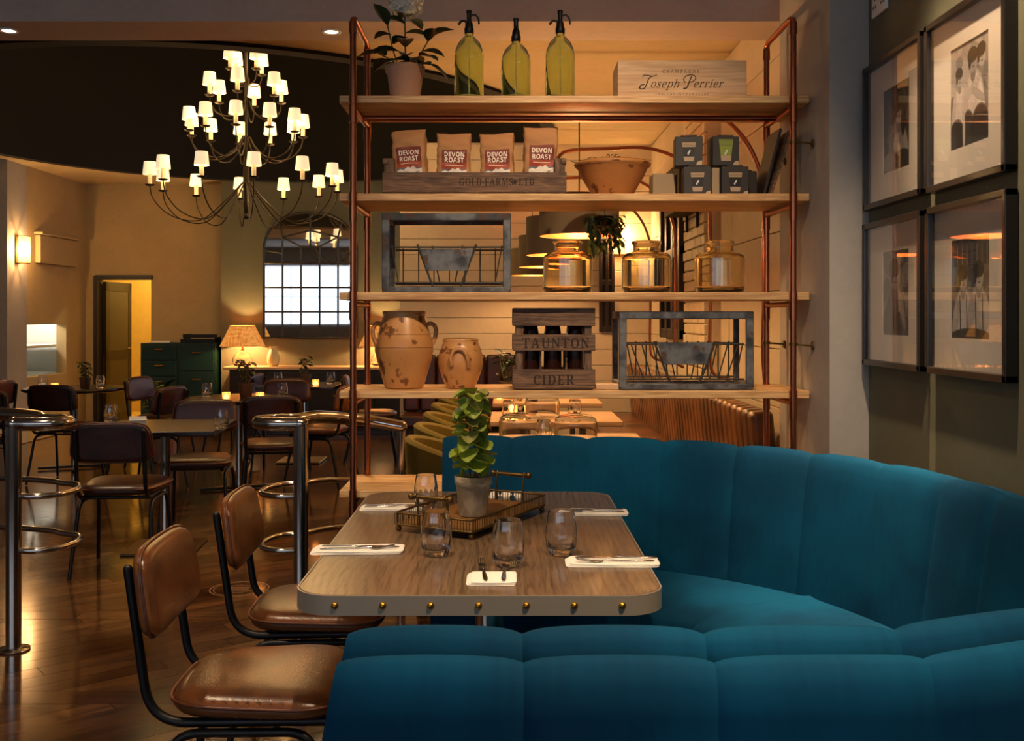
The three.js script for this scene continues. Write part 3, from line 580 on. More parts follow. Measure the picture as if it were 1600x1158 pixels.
function coffeeBag(x, h, lean, turn, label) {
  const t = thing('coffee_bag', label, 'bag', [x, SH[1] + 0.017, -4.45], turn, 'kraft coffee bags in the long crate'); t.rotation.z = lean;
  const w = 0.148, sh = 0.7 + rnd(), half = (v, u) => { // outline of the bag at height v: half width, half depth
    const k = v < 0.82 ? 1 : Math.max(0, 1 - (v - 0.82) / 0.18); return [w / 2 * (1 - 0.04 * Math.sin(v * 3)), 0.038 * Math.min(1, 0.5 + v * 4) * (0.12 + 0.88 * Math.pow(k, 0.7))];
  };
  const surf = (a, v) => { const [hw, hd] = half(v), c = Math.cos(a), s = Math.sin(a), p = 7, k = Math.pow(Math.pow(Math.abs(c), p) + Math.pow(Math.abs(s), p), -1 / p); const cr = 0.0035 * Math.sin(v * 17 + a * 3 + sh * 9) + 0.002 * Math.sin(v * 39 - a * 5 + sh * 4); return [c * k * (hw + cr * 0.6), v * h + 0.004 * Math.sin(a * 2 + sh * 5) * v, s * k * (hd + cr)]; };
  const body = grid(48, 30, (u, v) => surf(-u * Math.PI * 2, v), true);
  const topFold = grid(10, 2, (u, v) => { const a = surf(Math.PI - 0.0 - u * Math.PI, 1); return [a[0], h + 0.001, a[2] * (1 - 2 * v)]; });
  obj('bag', [body, topFold], kraftMat, t);
  obj('label_print', grid(20, 20, (u, v) => { const x = -0.052 + 0.108 * u, vv = 0.16 + 0.56 * v; const a = Math.acos(Math.max(-0.98, Math.min(0.98, x / (w / 2)))); // point on the front at this x
    let lo = 0.2, hi = Math.PI - 0.2; for (let i = 0; i < 24; i++) { const m = (lo + hi) / 2; if (surf(m, vv)[0] > x) lo = m; else hi = m; } const p = surf((lo + hi) / 2, vv); return [x, p[1], p[2] + 0.0012, u, v]; }), bagPrintMat, t);
  const put = (str, vv) => { const g = text(str, SANSB, 0.0205, 0.0004, 0, -0.0016), P = g.attributes.position; const y0 = vv * h; for (let i = 0; i < P.count; i++) { const x = P.getX(i) * 0.95 + 0.002, y = y0 + P.getY(i); let lo = 0.2, hi = Math.PI - 0.2; for (let k = 0; k < 18; k++) { const m = (lo + hi) / 2; if (surf(m, y / h)[0] > x) lo = m; else hi = m; } const q = surf((lo + hi) / 2, y / h); P.setXYZ(i, x, y, q[2] + 0.0018 + P.getZ(i)); } return g; };
  obj('lettering', [put('DEVON', 0.6), put('ROAST', 0.505)], cream, t);
}
coffeeBag(-0.405, 0.275, 0.06, -0.12, 'first coffee bag in the long crate, leaning left beside the copper pipes');
coffeeBag(-0.228, 0.262, -0.02, 0.05, 'second coffee bag from the left, with a notched label top');
coffeeBag(-0.034, 0.262, 0.015, -0.04, 'third coffee bag from the left in the long crate');
coffeeBag(0.145, 0.29, -0.03, 0.1, 'tallest coffee bag at the right end of the long crate');
{
  const t = thing('earthenware_bowl', 'wide earthenware bowl with worn glaze on the second shelf', 'bowl', [0.466, SH[1], -4.47]);
  obj('bowl', lathe([[0, 0.004], [0.075, 0], [0.085, 0.006], [0.11, 0.05], [0.14, 0.1], [0.152, 0.13], [0.163, 0.137], [0.168, 0.148], [0.16, 0.156], [0.146, 0.15], [0.14, 0.138], [0.128, 0.1], [0.1, 0.05], [0.075, 0.016], [0, 0.014]], 56), M.bowlClay, t);
  const p = thing('small_trailing_plant', 'small green sprig growing from the earthenware bowl', 'plant', [0.445, SH[1] + 0.016, -4.47]);
  obj('root_ball', new THREE.SphereGeometry(0.06, 16, 10).scale(1, 0.9, 1).translate(0, 0.055, 0), M.soil, p);
  const g = leafGeo(0.022, 0.014);
  for (let i = 0; i < 26; i++) { const a = rr(0, 6.28), r = rr(0, 0.05), y = 0.1 + rr(0, 0.07); const m = obj('leaf', g, i % 2 ? M.leafMid : M.leafDark2, p); place(m, [Math.cos(a) * r, y, Math.sin(a) * r], a, rr(-0.2, 0.9), rr(0.8, 1.4)); }
  for (let i = 0; i < 6; i++) obj('stem', tube([[0, 0.09, 0], [rr(-0.02, 0.02), 0.13, rr(-0.02, 0.02)], [rr(-0.05, 0.05), 0.165, rr(-0.04, 0.04)]], 0.0012, 6, 5), M.stem, p);
  obj('stem', tube([[0, 0.09, 0.02], [-0.06, 0.16, 0.03], [-0.13, 0.135, 0.04], [-0.165, 0.14, 0.05]], 0.0016, 14, 5), M.stem, p);
}
const mugPrint = green => canvasTexture(128, 160, (c, w, h) => {
  c.fillStyle = '#2b2724'; c.fillRect(0, 0, w, h);
  const cup = (y0, y1, k0, k1, f) => { c.fillStyle = f; c.beginPath(); c.moveTo(64 - k0, y0); c.lineTo(64 + k0, y0); c.lineTo(64 + k1, y1); c.lineTo(64 - k1, y1); c.fill(); };
  if (green) { cup(14, 34, 36, 35, '#72802e'); cup(34, 110, 34, 26, '#7f8c34'); cup(106, 136, 27, 24, '#a89078'); } else { cup(32, 58, 33, 31, '#a98f6c'); cup(58, 114, 31, 25, '#0f0e0e'); cup(112, 138, 26, 22, '#a8927a'); }
  c.fillStyle = '#57504a'; c.fillRect(34, 40, 60, 3); c.fillRect(34, 48, 60, 3);
  c.fillStyle = '#cfd3d6'; c.beginPath(); c.ellipse(66, 84, 4, 12, 0.4, 0, 7); c.fill(); c.beginPath(); c.ellipse(60, 96, 3, 7, -0.4, 0, 7); c.fill();
  c.fillStyle = '#b89c78'; c.beginPath(); c.moveTo(100, 160); c.arc(124, 158, 24, Math.PI, Math.PI * 1.6); c.lineTo(128, 160); c.fill();
});
const mugMat = [mat(0xffffff, 0.6, 0, { map: mugPrint(false) }), mat(0xffffff, 0.6, 0, { map: mugPrint(true) })], cardDark = mat(0x2b2622, 0.7), cardPale = mat(0x9a8668, 0.8);
function mugBox(x, y, d, kind, turn, label, front = true) {
  const t = thing('boxed_mug', label, 'box', [x, y, -d], turn, 'dark cardboard mug boxes');
  obj('carton', rbox(0.116, 0.126, 0.1, 0, 0.063, 0, 0.003, 1), cardDark, t);
  if (front) obj('printed_front', new THREE.PlaneGeometry(0.112, 0.122).translate(0, 0.063, 0.0506), mugMat[kind], t);
  obj('lid_flap', rbox(0.07, 0.006, 0.09, 0, 0.129, 0, 0.002, 1), cardDark, t);
}
mugBox(0.822, SH[1], 4.42, 0, -0.06, 'lower left dark mug box beside the earthenware bowl');
mugBox(0.978, SH[1], 4.42, 0, 0.05, 'lower right dark mug box nearest the copper pipe');
mugBox(0.79, SH[1] + 0.132, 4.44, 0, -0.08, 'upper left dark mug box stacked on the lower ones');
mugBox(0.942, SH[1] + 0.132, 4.44, 1, 0.06, 'upper mug box with a green cup printed on it');
mugBox(1.05, SH[1], 4.56, 0, 0, 'plain dark box half hidden behind the lower right mug box', false);
{ const c1 = single('cardboard_sleeve', 'pale cardboard sleeve lying left of the mug boxes', 'box', rbox(0.1, 0.115, 0.12, 0.7, SH[1] + 0.0585, -4.58, 0.003, 1), cardPale, 'card boxes'); const c2 = single('cardboard_sleeve', 'narrow pale cardboard box between the two lower mug boxes', 'box', [rbox(0.032, 0.122, 0.09, 0.9, SH[1] + 0.0617, -4.43, 0.002, 1)], cardPale, 'card boxes'); }
{ const t = thing('leaning_board', 'thin wooden menu boards leaning at the right end of the second shelf', 'board', [1.16, SH[1], -4.5]); for (let i = 0; i < 2; i++) obj('board', rbox(0.012, 0.3, 0.2, 0, 0.15, 0, 0.002, 1).rotateZ(-0.25 - i * 0.06).translate(-0.05 + i * 0.03, 0.004, 0), i ? M.crate : M.brownWood, t); }

// ---------------------------------------------------------------- third and fourth shelves
function zincCrate(x, y, w, h, dense, label) {
  const t = thing('zinc_bottle_crate', label, 'crate', [x, y, -4.49], 0, 'old zinc bottle crates');
  const d = 0.27, b = 0.033, fr = (g) => obj('frame_bar', g, M.zinc, t, false, rnd(), rnd());
  for (const z of [d / 2, -d / 2]) {
    const k = z > 0 ? 1 : 0.8;
    fr(rbox(w, b * k, 0.022, 0, h - b * k / 2, z, 0.006)); fr(rbox(w - 0.01, b * 0.75 * k, 0.02, 0, b * 0.4, z, 0.005));
    for (const s of [-1, 1]) fr(rbox(b * k, h - 0.02, 0.021, s * (w / 2 - b * k / 2), h / 2, z, 0.005));
  }
  for (const s of [-1, 1]) { fr(rbox(0.02, b, d, s * (w / 2 - 0.011), h - b / 2, 0, 0.005)); fr(rbox(0.02, b, d, s * (w / 2 - 0.011), b / 2, 0, 0.005)); }
  const wi = (a, c, r = 0.0032) => obj('wire', rod(a, c, r, 6), M.wire, t), x0 = w / 2 - b, yt = h * 0.58, yb = h * 0.13;
  for (const z of [0.1, -0.1]) { wi([-x0, yt, z], [x0, yt, z], 0.0042); wi([-x0, yb, z], [x0, yb, z], 0.0042); }
  const n = dense ? 11 : 7;
  for (let i = 0; i < n; i++) { const u = -x0 + (i + 0.5) * 2 * x0 / n; wi([u, yt + 0.008, -0.1], [u, yb, -0.1]); if (dense) { const q = (i - 5) * -0.012; if (Math.abs(i - 5) > 1) wi([u, yt, 0.1], [u * 0.82 + q * 0.2, yb, 0.1]); } }
  const pw = w * 0.2;
  for (const s of [-1, 1]) { wi([s * pw * 1.15, yt + 0.012, 0.102], [s * pw * 0.55, yb - 0.015, 0.102], 0.0055); wi([s * pw * 0.6, yt + 0.01, 0.06], [s * pw * 0.3, yb, 0.06]); wi([s * x0 * 0.98, yt + 0.006, 0.1], [s * x0 * 0.86, yb, 0.1]); }
  const sh = new THREE.Shape([[-pw * 1.02, 0.045], [pw * 1.02, 0.045], [pw * 0.78, -0.045], [-pw * 0.78, -0.045]].map(p => new THREE.Vector2(...p)));
  obj('name_plate', new THREE.ExtrudeGeometry(sh, { depth: 0.004, bevelEnabled: true, bevelSize: 0.002, bevelThickness: 0.001, bevelSegments: 1 }).translate(0, h * (dense ? 0.46 : 0.42), 0.106), M.zinc, t);
}
zincCrate(-0.252, SH[2], 0.548, 0.338, false, 'weathered zinc bottle crate on the third shelf beside the glass jars');
zincCrate(0.768, SH[3], 0.573, 0.334, true, 'zinc wire bottle crate on the fourth shelf right of the cider crate');
function glassJar(x, label) {
  const t = thing('glass_jar', label, 'jar', [x, SH[2], -4.45], 0, 'amber glass jars');
  obj('jar', lathe([[0, 0.006], [0.09, 0], [0.101, 0.004], [0.106, 0.016], [0.107, 0.03], [0.1065, 0.15], [0.103, 0.163], [0.09, 0.172], [0.064, 0.178], [0.0575, 0.184], [0.0565, 0.205], [0.062, 0.212], [0.066, 0.22], [0.064, 0.226], [0.056, 0.227], [0.0525, 0.22], [0.052, 0.186], [0.058, 0.174], [0.088, 0.166], [0.099, 0.158], [0.102, 0.148], [0.1025, 0.03], [0.098, 0.014], [0, 0.014]], 64), M.amber, t);
}
glassJar(0.27, 'squat amber glass jar nearest the zinc crate');
glassJar(0.612, 'middle squat amber glass jar of the three');
glassJar(0.93, 'squat amber glass jar nearest the right copper pipe');
{
  const t = thing('earthenware_jar', 'tall two-handled ochre earthenware jar on the fourth shelf', 'jar', [-0.442, SH[3], -4.46]);
  obj('body', lathe([[0, 0.004], [0.078, 0], [0.085, 0.008], [0.1, 0.06], [0.117, 0.118], [0.127, 0.163], [0.127, 0.188], [0.119, 0.222], [0.105, 0.272], [0.095, 0.305], [0.09, 0.318], [0.094, 0.326], [0.093, 0.334], [0.085, 0.336], [0.08, 0.32], [0.09, 0.3], [0.11, 0.23], [0.112, 0.18], [0.08, 0.02], [0, 0.02]], 56), M.clay, t);
  obj('throwing_ring', [new THREE.TorusGeometry(0.1275, 0.0016, 6, 64).rotateX(Math.PI / 2).translate(0, 0.18, 0), new THREE.TorusGeometry(0.1155, 0.0016, 6, 64).rotateX(Math.PI / 2).translate(0, 0.236, 0)], M.clay, t);
  for (const a of [Math.PI * 0.86, -0.12]) obj('handle', tube([[0.098, 0.278, 0], [0.122, 0.281, 0], [0.137, 0.262, 0], [0.137, 0.232, 0], [0.13, 0.207, 0], [0.122, 0.19, 0]], 0.0095, 24, 10).rotateY(-a + (a > 1 ? -0.1 : 0)), M.clay, t);
}
{
  const t = thing('earthenware_jar', 'short round ochre earthenware jar with front loop handle, beside the tall one', 'jar', [-0.196, SH[3], -4.46]);
  obj('body', lathe([[0, 0.004], [0.058, 0], [0.064, 0.006], [0.078, 0.04], [0.092, 0.08], [0.098, 0.115], [0.094, 0.15], [0.083, 0.185], [0.076, 0.2], [0.079, 0.208], [0.077, 0.216], [0.07, 0.217], [0.067, 0.203], [0.084, 0.15], [0.084, 0.09], [0.058, 0.016], [0, 0.016]], 52), M.clay, t);
  obj('handle', tube([[-0.034, 0.1, 0.093], [-0.038, 0.135, 0.1], [-0.022, 0.168, 0.1], [0.008, 0.172, 0.1], [0.03, 0.15, 0.105], [0.037, 0.12, 0.101], [0.038, 0.095, 0.091]], 0.0085, 30, 10), M.clay, t);
  obj('handle', tube([[-0.034, 0.1, -0.093], [-0.03, 0.16, -0.1], [0.02, 0.165, -0.1], [0.036, 0.1, -0.093]], 0.0085, 24, 8), M.clay, t);
}
{
  const t = thing('cider_crate', 'dark wooden slatted crate stencilled TAUNTON CIDER on the fourth shelf', 'crate', [0.205, SH[3], -4.48]);
  const w = 0.352, d = 0.25, h = 0.35;
  const slat = (y, hh, z) => obj('slat', rbox(w, hh, 0.013, 0, y + hh / 2, z, 0.003, 1), M.crate, t, false, rnd(), rnd());
  for (const z of [d / 2, -d / 2]) { slat(0.272, 0.076, z); slat(0.166, 0.07, z); slat(0.004, 0.084, z); }
  for (const s of [-1, 1]) {
    for (const [y, hh] of [[0.272, 0.076], [0.166, 0.07], [0.004, 0.084]]) obj('slat', rbox(0.013, hh, d - 0.02, s * (w / 2 - 0.012), y + hh / 2, 0, 0.003, 1), M.crate, t, false, rnd(), rnd());
    for (const z of [1, -1]) obj('corner_post', rbox(0.032, h - 0.01, 0.02, s * (w / 2 - 0.03), h / 2, z * (d / 2 - 0.017), 0.003, 1), M.crate, t, true);
  }
  for (const x of [-0.055, 0.055]) obj('divider', rbox(0.008, 0.17, d - 0.05, x, 0.1, 0, 0.002, 1), M.crate, t);
  obj('base_board', box(w - 0.03, 0.01, d - 0.03, 0, 0.006, 0), M.crate, t);
  obj('lettering', text('TAUNTON', SERIFB, 0.037, 0.0006, 0, 0.001).scale(0.98, 1.15, 1).translate(0.008, 0.178, d / 2 + 0.0066), M.print, t);
  obj('lettering', text('CIDER', SERIFB, 0.037, 0.0006, 0, 0.001).scale(0.98, 1.15, 1).translate(0.0, 0.022, d / 2 + 0.0066), M.print, t);
  const bg = lathe([[0, 0.002], [0.033, 0], [0.0365, 0.006], [0.0365, 0.205], [0.0355, 0.225], [0.03, 0.258], [0.018, 0.285], [0.0145, 0.3], [0.0145, 0.318], [0.017, 0.32], [0.017, 0.33], [0, 0.331]], 24);
  let k = 0; for (const x of [-0.097, 0, 0.097]) for (const z of [0.055, -0.055]) single('cider_bottle', `dark brown cider bottle in the ${z > 0 ? 'front' : 'back'} row of the stencilled crate, ${['left', 'middle', 'right'][Math.floor(k++ / 2)]} compartment`, 'bottle', bg.clone().translate(0.205 + x, SH[3] + 0.012, -4.48 + z), M.bottle, 'cider bottles');
}
single('wooden_block', 'small pale wooden block beside the cider crate', 'block', rbox(0.1, 0.022, 0.06, 0.435, SH[3] + 0.0116, -4.4, 0.002, 1), M.pale);

// ---------------------------------------------------------------- on the oak table
{ // wire gallery tray, standing askew
  const F = [-0.095, 2.93], u = [0.225 / 0.485, 0.43 / 0.485], L = 0.485, W = 0.265; // near corner and long direction, in x and depth
  const ang = Math.atan2(u[1], u[0]), cx = F[0] + u[0] * L / 2 - u[1] * W / 2, cdd = F[1] + u[1] * L / 2 + u[0] * W / 2;
  const t = thing('wire_tray', 'bronze wire gallery tray with handles under the potted plant', 'tray', [cx, TH, -cdd], ang);
  const hx = L / 2, hz = W / 2;
  obj('base', rbox(L, 0.006, W, 0, 0.022, 0, 0.002, 1), M.trayBase, t);
  for (const [y, r] of [[0.022, 0.0035], [0.056, 0.0035]]) obj('rim', bent([[0, y, hz], [hx, y, hz], [hx, y, -hz], [-hx, y, -hz], [-hx, y, hz], [0, y, hz]], 0.012, r, 120, 8), M.bronze, t);
  const ws = []; const wv = (x, z) => ws.push(rod([x, 0.022, z], [x, 0.056, z], 0.0014, 5));
  for (let i = 0; i <= 48; i++) for (const s of [-1, 1]) wv(-hx + L * i / 48, s * hz);
  for (let i = 1; i < 27; i++) for (const s of [-1, 1]) wv(s * hx, -hz + W * i / 27);
  const wm = obj('gallery_wires', ws, M.bronze, t); wm.userData.kind = 'stuff';
  for (const x of [-1, 1]) for (const z of [-1, 1]) obj('foot', [ball(0.009, x * (hx - 0.008), 0.009, z * (hz - 0.008), 12), rod([x * (hx - 0.008), 0.012, z * (hz - 0.008)], [x * (hx - 0.008), 0.024, z * (hz - 0.008)], 0.004)], M.bronze, t);
  for (const s of [-1, 1]) {
    const x = s * hx;
    const h = obj('handle', [rod([x + s * 0.012, 0.112, -0.062], [x + s * 0.012, 0.112, 0.062], 0.0065, 12), ball(0.011, x + s * 0.012, 0.112, -0.066), ball(0.011, x + s * 0.012, 0.112, 0.066)], M.bronze, t);
    for (const z of [-0.05, 0.05]) obj('bracket', tube([[x, 0.024, z], [x + s * 0.002, 0.09, z], [x + s * 0.012, 0.12, z], [x + s * 0.022, 0.113, z]], 0.0038, 16, 8), M.bronze, h);
  }
}
{
  const t = thing('potted_plant', 'weathered grey pot with upright bright green leafy plant on wire tray', 'plant', [-0.1, TH + 0.0255, -3.17]);
  obj('pot', lathe([[0, 0], [0.04, 0], [0.043, 0.003], [0.0535, 0.095], [0.0575, 0.098], [0.0585, 0.122], [0.054, 0.123], [0.05, 0.112], [0, 0.108]], 40), M.greyPot, t);
  obj('soil', cyl(0.05, 0.05, 0.003, 0, 0.108, 0, 24), M.soil, t);
  for (let i = 0; i < 5; i++) { const a = i * 1.3; obj('stem', tube([[Math.cos(a) * 0.012, 0.108, Math.sin(a) * 0.012], [Math.cos(a) * 0.016, 0.2, Math.sin(a) * 0.014], [Math.cos(a) * 0.006 - 0.004, 0.3, 0], [-0.01, 0.385 - i * 0.015, 0]], 0.0026, 16, 6), M.stem, t); }
  // rounded, slightly cupped leaves in whorls
  const g = grid(6, 6, (u, v) => { const x = u * 2 - 1, k = Math.pow(Math.sin(Math.PI * (0.06 + 0.94 * Math.pow(v, 0.72)) * 0.985), 0.42); return [x * k * 0.033, 0.010 * x * x * k - 0.008 * Math.sin(v * 3) * (1 - x * x) * 0.6 - 0.014 * v * v, v * 0.052]; });
  const mats = [M.leafBright, M.leafMid, M.leafBright, M.leafOld];
  for (let i = 0; i < 62; i++) { const q = i / 62, y = 0.15 + 0.245 * q, a = i * 2.4 + rr(-0.3, 0.3), r = 0.012 + rr(0, 0.014); const m = obj('leaf', g, q < 0.35 ? M.leafBright : mats[(i * 7 + 3) % 4], t); place(m, [Math.cos(a) * r - 0.006 * q, y, -Math.sin(a) * r], a + Math.PI / 2, rr(-0.95, 0.45), rr(0.75, 1.08) * (q < 0.3 ? 1.1 : q > 0.85 ? 0.8 : 0.92)); }
}
function tumbler(x, d, label, k = 1, y = TH) {
  const t = thing('glass_tumbler', label, 'glass', [x, y, -d], rr(0, 3), 'clear glass tumblers');
  const g = lathe([[0, 0.001], [0.024, 0], [0.031, 0.003], [0.0385, 0.02], [0.0425, 0.045], [0.0415, 0.075], [0.037, 0.104], [0.0345, 0.118], [0.0338, 0.1188], [0.033, 0.118], [0.0355, 0.103], [0.0398, 0.075], [0.0406, 0.046], [0.037, 0.026], [0.028, 0.018], [0, 0.0165]], 48).scale(k, k, k);
  const P = g.attributes.position; for (let i = 0; i < P.count; i++) { const a = Math.atan2(P.getZ(i), P.getX(i)), h = P.getY(i) / k, w = 0.05 * Math.max(0, 1 - Math.abs(h - 0.02) / 0.024) * Math.cos(a * 12); P.setX(i, P.getX(i) * (1 + w)); P.setZ(i, P.getZ(i) * (1 + w)); } g.computeVertexNormals();
  obj('glass_body', g, M.glass, t);
  return t;
}
const glass0 = tumbler(-0.186, 2.75, 'clear tumbler in front of the wire tray');
tumbler(0.006, 2.635, 'clear tumbler nearest the front edge of the oak table');
tumbler(0.15, 2.76, 'clear tumbler near the right-hand napkins');
tumbler(-0.266, 3.42, 'clear tumbler behind the potted plant near the copper shelf', 0.95);
function cutlery(kind, label, [x, y, z], turn) {
  const t = thing(kind === 'fork' ? 'table_fork' : 'table_knife', label, kind, [x, y, z], turn, `steel table ${kind === 'fork' ? 'forks' : 'knives'}`);
  // lies along +x: handle first
  const handle = pad(0.1, 0.013, 0.0035, 2.6, 0.0005, p => [p[0] + 0.05, p[1], p[2] * (1.15 - (p[0] + 0.05) * 5)], 20);
  obj('handle', handle, M.chrome, t);
  if (kind === 'fork') {
    obj('neck', tube([[0.095, 0.002, 0], [0.125, 0.005, 0], [0.14, 0.004, 0]], 0.0024, 8, 6), M.chrome, t);
    const h = obj('head', pad(0.036, 0.022, 0.002, 3, 0, p => [p[0] + 0.152, p[1] + 0.002, p[2]], 20), M.chrome, t);
    for (let i = 0; i < 4; i++) obj('tine', rod([0.165, 0.003, -0.0085 + i * 0.0057], [0.203, 0.009, -0.0085 + i * 0.0057], 0.0014, 6), M.chrome, h);
  } else obj('blade', pad(0.12, 0.019, 0.0018, 2.5, 0, p => [p[0] + 0.155, p[1] + 0.0005, p[2] + 0.002], 24), M.chrome, t);
}
function setting(x, d, w, l, turn, where) {
  const n = thing('folded_napkin', `folded white napkin ${where}`, 'napkin', [x, TH, -d], turn, 'white napkins on the oak table');
  for (let i = 0; i < 3; i++) obj('fold', pad(l - i * 0.004, w - i * 0.003, 0.0027, 14, 0.0005, p => [p[0] + i * 0.003, p[1] + i * 0.0029, p[2] + 0.0012 * Math.sin(p[0] * 40 + i)], 40), M.linen, n);
  const y = TH + 0.0093, c = Math.cos(turn), s = Math.sin(turn), L = (u, v) => [x + u * c + v * s, y, -d - u * s + v * c];
  return L;
}
{
  let p = setting(-0.405, 2.80, 0.1, 0.25, 0.04, 'at the front left place of the oak table');
  cutlery('fork', 'steel fork on the front left napkin', p(-0.1, 0.018), 0.05); cutlery('knife', 'steel knife on the front left napkin', p(-0.1, -0.02), -0.03);
  p = setting(-0.38, 3.42, 0.1, 0.21, 0.05, 'at the back left place of the oak table');
  cutlery('fork', 'steel fork on the back left napkin', p(-0.09, 0.02), 0.04); cutlery('knife', 'steel knife on the back left napkin', p(-0.09, -0.015), 0);
  p = setting(0.275, 2.66, 0.1, 0.24, -0.02, 'at the front right place near the booth seat');
  cutlery('fork', 'steel fork on the front right napkin', p(0.11, 0.015), Math.PI + 0.05); cutlery('knife', 'steel knife on the front right napkin', p(0.12, -0.02), Math.PI - 0.02);
  p = setting(0.285, 3.33, 0.1, 0.22, -0.02, 'at the back right place below the booth back');
  cutlery('fork', 'steel fork on the back right napkin', p(0.1, 0.018), Math.PI); cutlery('knife', 'steel knife on the back right napkin', p(0.1, -0.02), Math.PI + 0.04);
  p = setting(-0.035, 2.49, 0.115, 0.12, 0, 'at the near end of the oak table');
  cutlery('fork', 'steel fork standing tines outward on the near napkin', p(-0.012, 0.05), Math.PI / 2 + 0.08); cutlery('knife', 'steel knife on the near napkin', p(0.03, 0.05), Math.PI / 2 - 0.02);
  p = setting(-0.0, 3.66, 0.11, 0.12, 0, 'at the far end of the oak table behind the tray');
  cutlery('fork', 'steel fork on the far end napkin', p(-0.02, -0.05), -Math.PI / 2); cutlery('knife', 'steel knife on the far end napkin', p(0.025, -0.05), -Math.PI / 2);
}

// ---------------------------------------------------------------- pictures on the olive wall
// black and white photographs: figures built up from soft overlapping tones, then grain
const tone = v => { const k = Math.max(0, Math.min(255, Math.round(v))); return `rgb(${k},${Math.round(k * 0.95)},${Math.round(k * 0.9)})`; };
function soft(c, x, y, rx, ry, a, v, edge = 0.35) { for (let i = 0; i < 7; i++) { const k = 1 + edge * (1 - i / 3.5) * 0.5; c.globalAlpha = 0.42; c.fillStyle = tone(v + (i - 3) * 4); c.beginPath(); c.ellipse(x, y, rx * k, ry * k, a, 0, 7); c.fill(); } c.globalAlpha = 1; }
function person(c, x, y, s, hair, shirt, face = 175, lean = 0) { // shoulders, arms, neck, head, hair
  soft(c, x + lean * 20 * s, y + 95 * s, 44 * s, 66 * s, lean * 0.2, shirt); soft(c, x - 40 * s, y + 98 * s, 13 * s, 50 * s, 0.18, shirt - 24); soft(c, x + 42 * s, y + 98 * s, 13 * s, 50 * s, -0.22, shirt + 10);
  for (let i = 0; i < 9; i++) { c.strokeStyle = tone(shirt + rr(-50, 26)); c.globalAlpha = 0.5; c.lineWidth = 2.5 * s; c.beginPath(); c.moveTo(x + rr(-30, 30) * s, y + rr(50, 80) * s); c.lineTo(x + rr(-34, 34) * s, y + rr(100, 150) * s); c.stroke(); } c.globalAlpha = 1;
  soft(c, x, y + 32 * s, 11 * s, 16 * s, 0, face - 45); soft(c, x, y, 21 * s, 28 * s, lean * 0.3, face, 0.15);
  soft(c, x - 2 * s, y - 15 * s, 24 * s, 18 * s, lean * 0.3, hair, 0.2); soft(c, x - 17 * s, y - 2 * s, 7 * s, 18 * s, 0, hair, 0.2);
  soft(c, x - 6 * s, y + 1 * s, 4 * s, 2 * s, 0, face - 90); soft(c, x + 9 * s, y + 1 * s, 4 * s, 2 * s, 0, face - 90); soft(c, x + 2 * s, y + 14 * s, 6 * s, 2.2 * s, 0, face - 70); soft(c, x + 3 * s, y + 7 * s, 3 * s, 5 * s, 0, face - 25);
}
const photo = (bg, draw) => canvasTexture(260, 320, (c, w, h) => {
  c.fillStyle = tone(bg); c.fillRect(0, 0, w, h);
  for (let i = 0; i < 60; i++) soft(c, rr(0, w), rr(0, h), rr(10, 60), rr(8, 40), rr(0, 3), bg + rr(-34, 26));
  draw(c, w, h);
  for (let i = 0; i < 2600; i++) { c.globalAlpha = 0.16; c.fillStyle = tone(rnd() < 0.5 ? 20 : 225); c.fillRect(rr(0, w), rr(0, h), rr(1, 3), rr(1, 3)); } c.globalAlpha = 1;
});
const prints = [
  photo(78, (c, w, h) => { c.fillStyle = tone(50); c.fillRect(0, 60, 46, 120); person(c, 150, 100, 1.7, 22, 150, 165, -0.4); soft(c, 196, 130, 20, 62, 0.1, 24); soft(c, 128, 214, 24, 34, 0.5, 188); soft(c, 190, 286, 74, 34, 0.1, 44); soft(c, 60, 282, 58, 36, 0, 150); }),
  photo(150, (c, w, h) => { c.fillStyle = tone(96); c.fillRect(0, 150, 44, 110); c.fillStyle = tone(40); c.fillRect(0, 176, 60, 10); c.fillRect(0, 214, 60, 8); person(c, 62, 102, 0.95, 24, 205, 170, 0.3); person(c, 206, 66, 1.15, 18, 120, 176, -0.3); person(c, 152, 70, 1.25, 20, 214, 150, 0.2); soft(c, 150, 150, 56, 13, -0.5, 190); soft(c, 186, 176, 44, 12, 0.5, 170); soft(c, 120, 278, 36, 60, 0, 42); soft(c, 196, 276, 50, 62, 0, 34); soft(c, 42, 280, 44, 48, 0.2, 30); soft(c, 92, 266, 8, 50, 0, 186); }),
  photo(112, (c, w, h) => { person(c, 120, 96, 1.8, 46, 84, 138, 0.3); soft(c, 182, 210, 20, 84, -0.4, 146); soft(c, 60, 270, 48, 60, 0.3, 60); }),
  photo(96, (c, w, h) => { c.fillStyle = tone(64); c.fillRect(0, 20, w, 70); for (let i = 0; i < 8; i++) { c.fillStyle = tone(130); c.fillRect(10 + i * 32, 24, 5, 62); } person(c, 82, 130, 1.3, 26, 186, 160, 0.1); person(c, 184, 124, 1.35, 24, 178, 166, -0.1); for (const x of [60, 104, 162, 206]) { c.strokeStyle = tone(44); c.lineWidth = 6; c.beginPath(); c.moveTo(x, 180); c.lineTo(x + 4, 290); c.stroke(); } soft(c, 130, 312, 120, 26, 0, 36); }),
];
